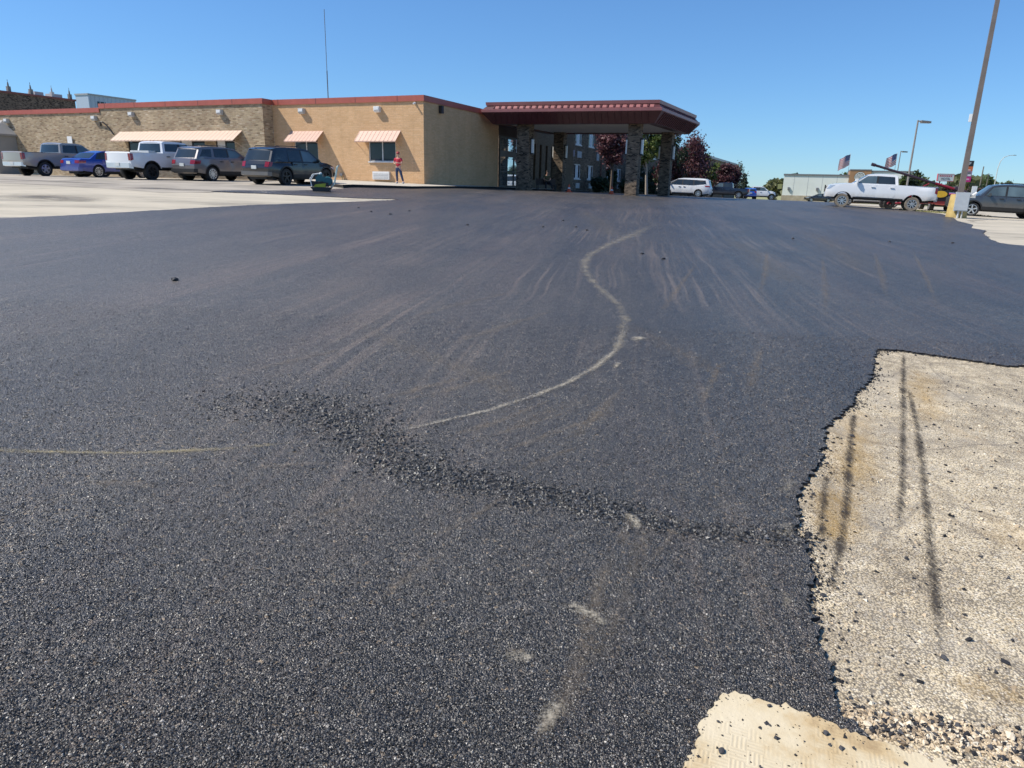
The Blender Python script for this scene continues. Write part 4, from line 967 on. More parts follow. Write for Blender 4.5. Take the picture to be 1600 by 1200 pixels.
    # trim, arches, cladding
    if sp.get('arch', True):
        for cy in (sp['yr'], sp['yf']):
            r = sp['ra']; zc = sp['rw']; zb_ = sp['sill']; a0 = math.asin(max(-1, min(1, (zb_ - zc) / r))); wv = sp.get('archw', .05)
            poly = arc(cy, zc, r - .004, a0, pi - a0, 14) + arc(cy, zc, r + wv, pi - a0, a0, 14)
            mb = MB(); c.side(mb, poly, .014, step=1.0, sides=(1,)); fin(mb, 'arch_trim', lower_m or M_BLK)
            mb = MB(); c.side(mb, poly, .014, step=1.0, sides=(-1,)); fin(mb, 'arch_trim', lower_m or M_BLK)
    zs0, zs1 = sp['sill'], sp.get('clad', sp['sill'] + .1)
    for sd_ in (-1, 1):
      mb = MB(); c.side(mb, [(sp['yr'] + sp['ra'] + .03, zs0 - .01), (sp['yf'] - sp['ra'] - .03, zs0 - .01), (sp['yf'] - sp['ra'] - .05, zs1), (sp['yr'] + sp['ra'] + .05, zs1)], .018, step=.3, sides=(sd_,))
      fin(mb, 'sill_trim', lower_m or M_BLK)
    # lamps
    for (z0, z1, dep, xin) in sp['tail']:
        for sx in (-1, 1):
            mb = MB(); y_at = lambda z: np.interp(z, [p[1] for p in sp['rear']], [p[0] for p in sp['rear']])
            ya, yb = float(y_at(z0)), float(y_at(z1))
            c.side(mb, [(ya + .005, z0), (ya + dep, z0 + (z1 - z0) * .15), (yb + dep, z1), (yb + .005, z1)], .012, step=.2, sides=(sx,))
            c.strip(mb, (ya, z0), (yb, z1), 0, sx * xin, sx * 1.012, .012, 4); fin(mb, 'tail_light', M_TL)
    z0, z1, dep, xin = sp['head']
    for sx in (-1, 1):
        mb = MB(); ya = float(np.interp(z0, [p[1] for p in sp['nose']], [p[0] for p in sp['nose']])); yb = float(np.interp(z1, [p[1] for p in sp['nose']], [p[0] for p in sp['nose']]))
        c.side(mb, [(ya - .005, z0), (yb - .005, z1), (yb - dep, z1 + .02), (ya - dep * .6, z0 + .02)], .012, step=.2, sides=(sx,))
        c.strip(mb, (ya, z0), (yb, z1), 0, sx * xin, sx * 1.012, .012, 4); fin(mb, 'headlight', M_HL)
    ya = float(np.interp(z0 - .1, [p[1] for p in sp['nose']], [p[0] for p in sp['nose']]))
    mb = MB(); mb.box(-sp['W'] * .3, sp['W'] * .3, ya + .02, ya + .085, z0 - .22, z1); fin(mb, 'grille', M_BLK, None, False)
    # bumpers
    mb = MB(); bz0, bz1 = sp['bump']; h2 = sp['W'] * .46
    mb.add([(-h2, .12, bz0), (h2, .12, bz0), (h2 * .9, -.07, bz0 + .03), (-h2 * .9, -.07, bz0 + .03), (-h2, .12, bz1), (h2, .12, bz1), (h2 * .9, -.07, bz1), (-h2 * .9, -.07, bz1)], [(0, 1, 2, 3), (4, 7, 6, 5), (3, 2, 6, 7), (1, 5, 6, 2), (0, 3, 7, 4)])
    rb = fin(mb, 'rear_bumper', sp.get('bm') or body_m, None, False)
    mb = MB(); L_ = sp['L']
    mb.add([(-h2, L_ - .15, bz0), (h2, L_ - .15, bz0), (h2 * .88, L_ + .06, bz0 + .03), (-h2 * .88, L_ + .06, bz0 + .03), (-h2, L_ - .15, bz1), (h2, L_ - .15, bz1), (h2 * .88, L_ + .06, bz1), (-h2 * .88, L_ + .06, bz1)], [(0, 3, 2, 1), (4, 5, 6, 7), (3, 7, 6, 2), (1, 2, 6, 5), (0, 4, 7, 3)])
    fin(mb, 'front_bumper', sp.get('bm') or M_BLK, None, False)
    if plate:
        px = sp.get('plx', 0); pz = sp['plz']; mb = MB(); yy = float(np.interp(pz, [p[1] for p in sp['rear']], [p[0] for p in sp['rear']])) - sp.get('plo', .085)
        mb.box(px - .155, px + .155, yy, yy + .02, pz - .08, pz + .08); fin(mb, 'licence_plate', M_PLT, None, False)
    # mirrors
    my, mz = sp['mir']
    for sx in (-1, 1):
        mb = MB(); xx = c.hw(my, mz); bm = bmesh.new(); bmesh.ops.create_cube(bm, size=1); bmesh.ops.bevel(bm, geom=bm.edges[:], offset=.22, segments=2, affect='EDGES')
        ms = sp.get('ms', (.2, .13, .17))
        mb.add([(sx * (xx + ms[0] * .62) + q.co.x * ms[0], my + q.co.y * ms[1], mz + .05 + q.co.z * ms[2]) for q in bm.verts], [[q.index for q in f_.verts] for f_ in bm.faces]); bm.free()
        mb.box(min(sx * xx * .97, sx * (xx + .1)), max(sx * xx * .97, sx * (xx + .1)), my - .04, my + .04, mz - .03, mz + .04)
        fin(mb, 'mirror', sp.get('mirm') or body_m)
    if sp.get('rails'):
        for sx in (-1, 1):
            mb = MB(); y0, y1, zr_ = sp['rails']; xx = sx * (c.hw((y0 + y1) / 2, zr_ - .05) - .1)
            mb.tube([(xx, y0, zr_ - .06), (xx, y0 + .12, zr_), (xx, y1 - .12, zr_ + .01), (xx, y1, zr_ - .06)], .018, 6); fin(mb, 'roof_rail', M_BLK)
    if sp.get('spoiler'):
        mb = MB(); y0, z0_, d0 = sp['spoiler']; wv = c.hw(y0 + .2, z0_) * .98
        mb.add([(-wv, y0, z0_), (wv, y0, z0_), (wv * .95, y0 - d0, z0_ - .04), (-wv * .95, y0 - d0, z0_ - .04), (-wv, y0, z0_ - .05), (wv, y0, z0_ - .05), (wv * .95, y0 - d0, z0_ - .065), (-wv * .95, y0 - d0, z0_ - .065)], [(0, 1, 2, 3), (4, 7, 6, 5), (3, 2, 6, 7), (0, 3, 7, 4), (1, 5, 6, 2)]); fin(mb, 'roof_spoiler', body_m, None, False)
    mb = MB(); mb.box(-sp['W'] * .36, sp['W'] * .36, .35, sp['L'] - .4, sp['sill'] - .1, sp['sill'] + .15); 
    for cy in (sp['yr'], sp['yf']): mb.tube([(-sp['W'] * .42, cy, sp['rw']), (sp['W'] * .42, cy, sp['rw'])], .07, 6)
    mb.tube([(sp['W'] * .28, .05, sp['sill'] - .02), (sp['W'] * .28, 1.0, sp['sill'])], .04, 6)
    fin(mb, 'chassis', M_BLK, None, False)
    for cy in (sp['yr'], sp['yf']):
        for sx in (-1, 1): wheel_obj(root, sp['rw'], sp['ww'], sx * (sp['W'] / 2 - sp['ww'] / 2 - .015), cy - Y0, sx, rim, tyre, sp.get('nsp', 5), sp['rim'], sp.get('spw', .035))
    return root, c, fin

def pickup_spec(L=5.85, W=2.0, belt=1.30, roof=1.92, yr=1.2, wb=3.68, rw=.40, sill=.5, hood=1.22, cab0=1.98, cab1=4.25):
    yf = yr + wb
    up = [(.02, .62), (0, .8), (.0, belt - .06), (.03, belt), (cab0, belt), (cab1 + .1, belt - .03), (cab1 + .5, hood + .02), (L - .35, hood - .07), (L - .1, hood - .17), (L, hood - .4), (L - .02, .55), (L - .1, sill + .02)]
    gh = [(cab0, belt - .02), (cab0 + .1, roof - .08), (cab0 + .26, roof - .01), (cab0 + 1.1, roof), (cab1 - .75, roof - .03), (cab1 - .6, roof - .06), (cab1 + .22, belt - .02)]
    m = (cab0 + cab1) / 2 + .05; t = roof - .11; b = belt + .03
    win = [[(cab0 + .17, b), (m - .09, b), (m - .09, t), (cab0 + .25, t - .02)], [(m + .02, b), (cab1 - .02, b), (cab1 - .55, t - .02), (m + .02, t)]]
    dlo = [(m - .1, b), (m + .03, b), (m + .03, t), (m - .1, t)]
    dz = sill + .09
    doors = [([(cab0 + .12, belt - .02), (cab0 + .12, dz + .1), (cab0 + .2, dz), (m - .05, dz), (m - .05, belt - .02)], cab0 + .32, belt - .17), ([(m - .03, belt - .02), (m - .03, dz), (cab1 - .06, dz), (cab1 + .02, dz + .1), (cab1 + .02, belt - .06)], m + .17, belt - .17)]
    return dict(L=L, W=W, belt=belt, inset=.015, tum=.2, ce=.5, cf=.07, up=up, gh=gh, win=win, doors=doors, yr=yr, yf=yf, rw=rw, ra=rw + .1, sill=sill, ww=.28, rim=rw * .62, bed=(.03, cab0, belt - .5),
                tail=[(belt - .42, belt - .06, .14, .86)], head=(hood - .34, hood - .13, .28, .6), rear=up[:4], nose=[(L - .02, .55), (L, hood - .4), (L - .1, hood - .17), (L - .35, hood - .07)], dlo=dlo, bump=(.5, .74), bm=M_CHR, plz=.66, plo=.1,
                mir=(cab1 - .02, belt + .06), rg=(gh[0], gh[1]), clad=sill + .07, archw=.03)
def suv_spec(L=5.05, W=2.0, H=1.78, belt=1.1, yr=1.08, wb=3.02, rw=.385, sill=.36, cowl=3.72, hood=1.04):
    yf = yr + wb
    up = [(.1, sill + .02), (.02, .5), (0, .78), (.05, .95), (.12, belt), (cowl, belt + .02), (cowl + .45, hood + .04), (L - .35, hood - .08), (L - .08, .82), (L, .62), (L - .08, sill + .02)]
    gh = [(.15, belt - .02), (.45, H - .15), (.68, H - .05), (1.35, H), (2.3, H - .01), (2.8, H - .06), (2.95, H - .09), (cowl + .1, belt)]
    t = H - .13; b = belt + .03
    win = [[(.36, b + .07), (1.12, b), (1.22, t), (.66, t - .04)], [(1.36, b), (2.28, b), (2.28, t + .01), (1.38, t)], [(2.38, b), (cowl - .15, b), (2.95, t - .06), (2.38, t + .01)]]
    dz = sill + .12
    doors = [([(1.55, belt - .02), (1.55, .85), (yr + .42, .6), (yr + .5, dz), (2.3, dz), (2.3, belt - .02)], 1.75, belt - .12), ([(2.33, belt - .02), (2.33, dz), (cowl - .12, dz), (cowl - .02, dz + .1), (cowl - .02, belt - .04)], 2.52, belt - .12)]
    return dict(L=L, W=W, belt=belt, inset=.015, tum=.3, ce=.85, cf=.19, up=up, gh=gh, win=win, doors=doors, yr=yr, yf=yf, rw=rw, ra=rw + .055, sill=sill, ww=.26, rim=rw * .7, tail=[(.86, 1.06, .3, .66)], head=(.74, .9, .4, .55),
                rear=up[:5], nose=[(L - .08, sill), (L, .62), (L - .08, .82), (L - .35, hood - .08)], bump=(.42, .62), plz=.82, plo=.1, dlo=[(1.3, b - .015), (cowl - .08, b - .015), (2.97, t - .02), (2.4, t + .04), (1.4, t + .03)], mir=(cowl - .32, belt + .02), clad=sill + .16, archw=.06, rails=(.75, 2.6, H + .05), spoiler=(.62, H - .07, .22), wsf=.9)
def sedan_spec(L=4.87, W=1.85, H=1.46, belt=.97, yr=1.07, wb=2.85, rw=.335, sill=.28):
    yf = yr + wb
    up = [(.1, sill + .04), (.02, .42), (0, .7), (.05, .92), (.16, belt + .02), (.7, belt + .02), (3.65, belt), (4.2, .9), (4.62, .78), (4.82, .62), (4.87, .48), (4.8, sill + .02)]
    gh = [(.62, belt + .01), (1.2, H - .12), (1.6, H - .02), (2.1, H), (2.6, H - .03), (2.75, H - .06), (3.72, belt - .01)]
    b = belt + .025; t = H - .1
    win = [[(1.0, b + .02), (1.22, b), (1.3, t - .05), (1.2, t - .09)], [(1.28, b), (2.2, b), (2.2, t + .02), (1.66, t), (1.37, t - .04)], [(2.28, b), (3.35, b), (2.72, t - .02), (2.28, t + .02)]]
    doors = [([(1.35, belt - .02), (1.3, .8), (yr + .38, .55), (yr + .42, sill + .1), (2.22, sill + .1), (2.22, belt - .02)], 1.6, belt - .12), ([(2.25, belt - .02), (2.25, sill + .1), (3.3, sill + .1), (3.42, belt - .03)], 2.45, belt - .12)]
    return dict(L=L, W=W, belt=belt, inset=.02, tum=.42, ce=.8, cf=.17, up=up, gh=gh, win=win, doors=doors, yr=yr, yf=yf, rw=rw, ra=rw + .05, sill=sill, ww=.22, rim=rw * .7, tail=[(.74, .9, .34, .62)], head=(.6, .74, .45, .5), rear=up[:5],
                nose=[(4.8, sill), (4.87, .48), (4.82, .62), (4.62, .78)], dlo=[(.96, b - .005), (3.42, b - .015), (2.74, t + .005), (2.25, t + .045), (1.6, t + .025), (1.2, t - .06)], bump=(.32, .55), plz=.78, plo=.1, mir=(3.05, belt + .04), clad=sill + .06, arch=False, nsp=10, spw=.02)
def van_spec():
    s = suv_spec(L=5.2, W=2.0, H=1.75, belt=1.06, yr=1.12, wb=3.0, rw=.345, sill=.26, cowl=4.15, hood=.98)
    H, belt, cowl = 1.75, 1.06, 4.15
    s['gh'] = [(.1, belt - .02), (.3, H - .14), (.5, H - .05), (1.2, H), (2.6, H - .01), (3.0, H - .06), (3.15, H - .09), (cowl + .3, belt - .02)]
    b = belt + .03; t = H - .16
    s['win'] = [[(.45, b + .12), (1.55, b), (1.6, t), (.6, t - .06)], [(1.68, b), (2.65, b), (2.65, t), (1.72, t)], [(2.75, b), (3.85, b), (3.2, t - .05), (2.75, t)], [(3.92, b), (4.2, b), (3.95, b + .12)]]
    s['doors'] = [([(1.62, belt - .02), (1.62, .4), (2.7, .4), (2.7, belt - .02)], 2.5, belt - .14), ([(2.73, belt - .02), (2.73, .4), (3.75, .4), (3.85, belt - .04)], 2.95, belt - .14)]
    s['dlo'] = [(.42, b + .1), (1.6, b - .015), (4.3, b - .02), (3.2, t + .02), (2.6, t + .03), (.55, t - .02)]
    s.update(rails=None, spoiler=(.4, H - .07, .18), archw=.01, clad=.36, tail=[(.95, 1.08, .45, .5)], tum=.26, nsp=8, spw=.03, mir=(3.85, belt + .03))
    return s
HV = (.403, .915)
PB = paint('beige_car_paint', (.36, .33, .29), .3, .3); PBL = paint('blue_car_paint', (.006, .045, .33), .2, .25); PW = paint('white_car_paint', (.78, .79, .8), 0, .3, .3)
PWD = paint('white_dusty_car_paint', (.8, .8, .79), 0, .32, .9)
PSG = paint('silver_grey_car_paint', (.18, .17, .175), .5, .28); PDG = paint('dark_grey_car_paint', (.022, .025, .031), .5, .25); PDG2 = paint('graphite_car_paint', (.07, .078, .088), .4, .3)
PNV = paint('navy_car_paint', (.018, .024, .04), .3, .25); PRD = paint('red_car_paint', (.45, .015, .03), .1, .25)
GL = 'vehicles parked nose in along the hotel'
s = pickup_spec(L=5.8, W=1.98, belt=1.3, roof=1.88, cab0=2.2); s['nsp'] = 5; s['spw'] = .06
make_car('pickup_truck', 'beige grey pickup truck parked at the far left end', 'pickup truck', (-27.25, 43.9), HV, s, PB, GL)
make_car('sedan', 'blue sedan parked between the beige pickup and the white pickup', 'car', (-24.2, 43.3), HV, sedan_spec(), PBL, GL)
s = pickup_spec(L=5.9, W=2.04, belt=1.38, roof=2.0, rw=.43, sill=.58, hood=1.3, yr=1.2, wb=3.75); s.update(bump=(.56, .84), plz=.76, nsp=6)
r_, c_, fn = make_car('pickup_truck', 'white lifted pickup truck with black wheels beside the blue sedan', 'pickup truck', (-19.65, 41.0), HV, s, PW, GL, rim=M_ALUK)
mb = MB(); mb.box(-.9, .5, 1.5, 1.95, 1.3, 1.5); fn(mb, 'tool_box', M_WHT, None, False)
mb = MB(); mb.box(-.16, .16, 2.2, 2.3, 1.985, 2.03); fn(mb, 'brake_light', M_TL, None, False)
s = suv_spec(L=5.2, W=2.0, H=1.79, belt=1.14, wb=3.07, rw=.39, hood=1.08); s['spw'] = .028; s['nsp'] = 10; s['bm'] = M_BLK
make_car('suv', 'silver grey suv with bright spoked wheels beside the white lifted pickup', 'suv', (-16.75, 41.2), HV, s, PSG, GL)
s = suv_spec(L=5.05, W=2.0, H=1.78, wb=3.02, rw=.405); s['tail'] = [(.84, 1.08, .16, .74)]; s['bm'] = paint('bumper_grey', (.1, .105, .115), .4, .35)
make_car('suv', 'dark grey suv parked nearest the yellow brick corner', 'suv', (-11.6, 37.5), HV, s, PDG, GL, rim=M_ALUK)
# right hand side
HL_ = (-.925, .38)
s = pickup_spec(L=6.0, W=2.06, belt=1.42, roof=2.0, rw=.4, sill=.58, hood=1.38, yr=1.2, wb=3.8, cab0=2.1, cab1=4.35); s.update(ms=(.22, .12, .36), nsp=8, spw=.03, mirm=None, handle=M_CHR, bump=(.56, .86), archw=.02)
WT = make_car('pickup_truck', 'big white crew cab pickup with dusty tyres parked side on near the light pole', 'pickup truck', (22.0, 44.4), HL_, s, PWD, None, tyre=M_RUBD)
s = suv_spec(L=4.75, W=1.9, H=1.70, belt=1.07, wb=2.75, yr=1.0, rw=.36, cowl=3.4, hood=1.02, sill=.36)
make_car('suv', 'dark graphite suv cut off by the right edge behind the light pole', 'suv', (26.0, 39.0), HL_, s, PDG2, None, glass_m=M_CGL)
s = van_spec()
make_car('minivan', 'white minivan parked just right of the portico pillars', 'minivan', (16.6, 72.0), (-.93, .36), s, PW)
s = pickup_spec(L=5.8, W=2.0, belt=1.25, roof=1.9, rw=.42, sill=.5); s['nsp'] = 6
make_car('pickup_truck', 'dark navy pickup truck just behind the white minivan', 'pickup truck', (26.6, 93.0), (-.93, .36), s, PNV)
make_car('car', 'bright blue car mostly hidden behind the dark navy pickup', 'car', (33.5, 104.5), (.2, .98), suv_spec(L=4.3, W=1.8, H=1.5, wb=2.6, yr=.85, cowl=3.1, belt=1.0, hood=.95, rw=.33), paint('bright_blue_car_paint', (.02, .1, .5), .1, .3))
s = pickup_spec(L=5.4, W=1.9, belt=1.2, roof=1.85, rw=.39, sill=.45); s['bm'] = M_BLK
make_car('pickup_truck', 'white pickup facing right at the far end of the lot', 'pickup truck', (36.0, 108.0), (.96, -.27), s, PW)
s = sedan_spec()
make_car('sedan', 'dark sedan seen low over the crest between the shop and the big white pickup', 'car', (54.3, 130.0), (-.98, .2), s, PNV)
make_car('sedan', 'silver car hidden behind the big white pickup with only its wheels showing', 'car', (24.6, 50.5), (-.925, .38), sedan_spec(), paint('silver_car_paint', (.5, .5, .5), .4, .3))
make_car('red_car', 'red car whose rear shows between the white pickup and the yellow pole base', 'car', (27.6, 47.2), (.3, .95), suv_spec(L=4.4, W=1.8, H=1.12, belt=.82, hood=.74, wb=2.6, yr=.95, cowl=3.2, rw=.33), PRD)
# =====================================================================  poles, signs, flags
def pole_base():
    x, y = 21.75, 35.6; z = gz(x, y)
    t = thing('light_pole', 'tall brown light pole on a yellow painted concrete base at the right', 'light pole', (x, y, z))
    t.rotation_euler = (0, 0, radians(-25))
    yel = NT('worn_yellow_paint'); o = yel.obj(); n = yel.noise(o, 3, 6, .7)
    yel.set(Base_Color=yel.ramp(n, [(.3, (.3, .22, .1)), (.45, (.42, .3, .1)), (.7, (.5, .37, .14))]), Roughness=.7)
    bs = MB().lathe([(.47, -.3), (.47, .0), (.45, .1), (.40, 1.05), (.37, 1.1), (0, 1.1)], 26).build('concrete_base', yel.m, t, smooth=True, angle=40)
    MB().box(-.2, .2, -.2, .2, 1.1, 1.14).build('base_plate', M_DRK, bs)
    for sx in (-1, 1):
        for sy in (-1, 1): MB().tube([(sx * .16, sy * .16, 1.13), (sx * .16, sy * .16, 1.22)], .02, 6).build('bolt', M_LGT, bs)
    pb = plain('weathered_bronze_pole', (.17, .14, .122), .5, var=.15, scale=2)
    p = MB(); p.add([(sx * r, sy * r, z_) for z_, r in ((1.14, .12), (13.5, .075)) for sx, sy in ((-1, -1), (1, -1), (1, 1), (-1, 1))], [(0, 1, 5, 4), (1, 2, 6, 5), (2, 3, 7, 6), (3, 0, 4, 7), (4, 5, 6, 7)])
    p.build('pole', pb, t)
    hd = MB().box(-.9, .9, -.04, .04, 13.3, 13.38).box(-1.5, -.85, -.22, .22, 13.2, 13.42).box(.85, 1.5, -.22, .22, 13.2, 13.42).build('lamp_head', M_DRK, t)
    cb = MB().box(-.22, .36, -.62, -.44, .32, 1.2).build('electric_cabinet', plain('galvanised_cabinet', (.44, .47, .49), .45, .1, var=.08, scale=2), t)
    MB().box(-.2, .34, -.635, -.622, .36, 1.16).build('cabinet_door', plain('cabinet_door_grey', (.46, .49, .51), .45, .1, var=.06), cb)
    MB().tube([(0, -.53, .34), (0, -.53, -.05)], .05, 8).tube([(.16, -.53, .34), (.16, -.53, -.05)], .035, 8).build('thin_tube', M_LGT, t)  # conduit pipes from the cabinet down into the ground
    w_ = MB().box(.42, .62, -.3, -.1, .95, 1.5).build('outlet_box', plain('pale_outlet_box', (.5, .52, .53), .5), t)
    MB().tube([(.36, -.4, 1.02), (.5, -.5, 1.1), (.62, -.5, 1.2)], .05, 6).build('bracket', M_WHT, t)
    MB().box(-.24, -.12, -.08, .08, 4.45, 4.8).build('camera_box', M_WHT, t)
pole_base()
def street_lamp(x, y, h, label, arm=1.3, s=1.0, rz=0.0):
    z = gz(x, y); t = thing('street_lamp', label, 'street lamp', (x, y, z), rz)
    m = plain('grey_lamp_pole', (.24, .22, .2), .5)
    MB().lathe([(.3, -1), (.3, .7), (0, .7)], 12).build('footing', M_APRON, t)
    MB().tube([(0, 0, .6), (0, 0, h)], [.12 * s, .085 * s], 8).build('pole', m, t)
    a_ = MB().tube([(0, 0, h - .12), (.5, 0, h - .08)], .06 * s, 6).build('arm', m, t)
    MB().add([(.3, -.22, h - .02), (.3, .22, h - .02), (arm, .22, h - .1), (arm, -.22, h - .1), (.35, -.18, h - .3), (.35, .18, h - .3), (arm, .22, h - .3), (arm, -.22, h - .3)], [(0, 1, 2, 3), (4, 7, 6, 5), (0, 4, 5, 1), (2, 6, 7, 3), (0, 3, 7, 4), (1, 5, 6, 2)]).build('lamp_head', m, t)
street_lamp(43.4, 81.0, 9.0, 'grey street lamp standing behind the big white pickup', 1.35)
street_lamp(79.5, 153.0, 10.6, 'smaller more distant street lamp between the flags and the near lamp', 1.35)
M_FR = plain('flag_red', (.5, .04, .05), .8); M_FW = plain('flag_white', (.75, .75, .75), .8); M_FB = plain('flag_blue', (.04, .06, .2), .8)
def flag(x, y, h, label, seed):
    z = gz(x, y); t = thing('flag', label, 'flag', (x, y, z), 0, 'flags flying above the shop roof')
    MB().tube([(0, 0, 0), (0, 0, h + .15)], [.07, .03], 6).lathe([(0, h + .1), (.07, h + .16), (0, h + .22)], 8).build('flagpole', M_LGT, t)
    mb = MB(); nx, ny = 22, 26; Wd, Ht = 2.9, 2.5; r = random.Random(seed)
    def P(i, j):
        u, v = i / nx, j / ny
        return (-Wd * .8 * u, .16 * sin(u * 7 + seed) * u + .1 * sin(v * 4 + u * 5), h - Ht * v - 1.25 * u ** 1.15 - .07 * sin(u * 9 + v * 3 + seed))
    for i in range(nx):
        for j in range(ny):
            st = j // 2; mi = 0 if st % 2 == 0 else 1
            if i < nx * .42 and j < 14: mi = 2
            mb.quad(P(i, j), P(i + 1, j), P(i + 1, j + 1), P(i, j + 1), mi)
    cl = mb.build('flag_cloth', [M_FR, M_FW, M_FB], t, smooth=True)
    mb = MB()
    for a in range(6):
        for b in range(5):
            i, j = .8 + a * 1.5, 1.4 + b * 2.7
            for s in (-.02, .02):
                p = P(i, j); mb.add([(p[0] + .05 * cos(k * pi / 2), p[1] + s, p[2] + .05 * sin(k * pi / 2)) for k in range(4)], [(0, 1, 2, 3)])
    mb.build('star', M_FW, cl)
flag(76.0, 168, 10.6, 'striped red white and blue flag above the brown shop tower', 1)
flag(86.6, 168, 11.0, 'striped red white and blue flag left of the smaller street lamp', 2)
# letters built as flat lettering on their panels
def letters(txt, size, mat, parent, loc, rot=(pi / 2, 0, 0), name='lettering'):
    cu = bpy.data.curves.new(name, 'FONT'); cu.body = txt; cu.size = size; cu.align_x = 'CENTER'; cu.align_y = 'CENTER'; cu.extrude = .01
    o = bpy.data.objects.new(name, cu); COL.objects.link(o); dg = bpy.context.evaluated_depsgraph_get()
    me = bpy.data.meshes.new_from_object(o.evaluated_get(dg)); bpy.data.objects.remove(o); bpy.data.curves.remove(cu)
    me.materials.clear(); me.materials.append(mat); o = bpy.data.objects.new(name, me); COL.objects.link(o); o.parent = parent; o.location = loc; o.rotation_euler = rot
    return o
def motel_sign():
    x, y = 76.3, 130.0; z = gz(x, y) - .35; t = thing('motel_sign', 'white roadside letter board sign on two dark posts', 'sign', (x, y, z), radians(-6))
    for sx in (-.85, .85): MB().tube([(sx, .1, -1), (sx, .1, 5.1)], .1, 6).build('post', M_DRK, t)
    b = MB().box(-1.35, 1.35, 0, .3, 4.6, 5.75).build('board', plain('white_sign_face', (.75, .75, .75), .5), t)
    rd = plain('sign_red', (.5, .06, .08), .6)
    mb = MB()
    for a in ((-1.38, 1.38, 5.75, 5.82), (-1.38, 1.38, 4.53, 4.6), (-1.38, -1.35, 4.6, 5.75), (1.35, 1.38, 4.6, 5.75)): mb.box(a[0], a[1], -.02, .31, a[2], a[3])
    mb.build('frame', rd, b)
    letters('MOTEL', .5, plain('sign_dark_letters', (.12, .1, .13), .6), b, (0, -.012, 4.95))
    mb = MB(); 
    for k in range(7): mb.box(-1.1 + k * .32, -.9 + k * .32, -.012, -.002, 5.32, 5.58)
    mb.build('worn_letters', rd, b)
motel_sign()
def banner_sign():
    x, y = 68.9, 112.0; z = gz(x, y) + .75; t = thing('banner_sign', 'tall roadside sign with black, orange, grey and magenta panels behind the light pole', 'sign', (x, y, z), radians(-10)); t.scale = (.87,) * 3
    MB().tube([(-.1, .15, -2.5), (-.1, .15, 5.0)], .16, 8).build('post', M_DRK, t)
    f = MB().box(-.75, .75, 0, .3, 3.4, 7.0).build('cabinet', M_DRK, t)
    def pan(z0, z1, c, nm): return MB().box(-.73, .73, -.03, -.002, z0, z1).build(nm, plain(nm + '_colour', c, .5, var=.1), f)
    p = pan(6.05, 6.98, (.02, .022, .025), 'black_panel'); MB().add([(-.32, -.04, 6.8), (.32, -.04, 6.8), (.3, -.04, 6.5), (0, -.04, 6.25), (-.3, -.04, 6.5)], [(0, 1, 2, 3, 4)]).build('emblem', M_PLQ, p)
    p = pan(5.25, 6.03, (.62, .15, .05), 'orange_panel'); MB().box(-.6, .4, -.042, -.031, 5.38, 5.5).build('stripe', M_FW, p)
    p = pan(4.35, 5.23, (.36, .22, .36), 'picture_panel')
    for a in ((-.6, 0, 4.5, 4.95, M_PLQ), (-.2, .5, 4.75, 5.1, M_GTR), (.1, .6, 4.42, 4.7, M_FW)): MB().box(a[0], a[1], -.042, -.031, a[2], a[3]).build('picture', a[4], p)
    p = pan(3.42, 4.33, (.55, .02, .2), 'magenta_panel'); MB().box(-.45, .45, -.042, -.031, 3.75, 4.0).build('stripe', plain('pink_print', (.7, .35, .5), .5), p)
banner_sign()
def thin_pole(x, y, h, label, cross=False, curve=False):
    z = gz(x, y); mb = MB()
    if curve: mb.tube([(0, 0, -1), (0, 0, h * .75), (.3, 0, h * .88), (1.0, 0, h * .96), (2.2, 0, h), (3.4, 0, h + .1)], [.13, .1, .09, .08, .07, .06], 6).box(3.2, 4.0, -.12, .12, h, h + .18)
    else: mb.tube([(0, 0, -1), (0, 0, h)], [.16, .1], 6)
    if cross: mb.box(-1.1, 1.1, -.06, .06, h - .5, h - .35)
    o = mb.build('utility_pole', M_LGT if curve else plain('old_wood_pole', (.16, .14, .12), .8), None, loc=(x, y, z)); tag(o, label, 'pole')
thin_pole(92.8, 146, 7.6, 'bare thin pole rising behind the graphite suv')
thin_pole(127.6, 198, 8.2, 'distant pole with a cross arm right of the bare pole', True)
thin_pole(124.5, 190, 12.4, 'tall curved grey road lamp at the far right', curve=True)

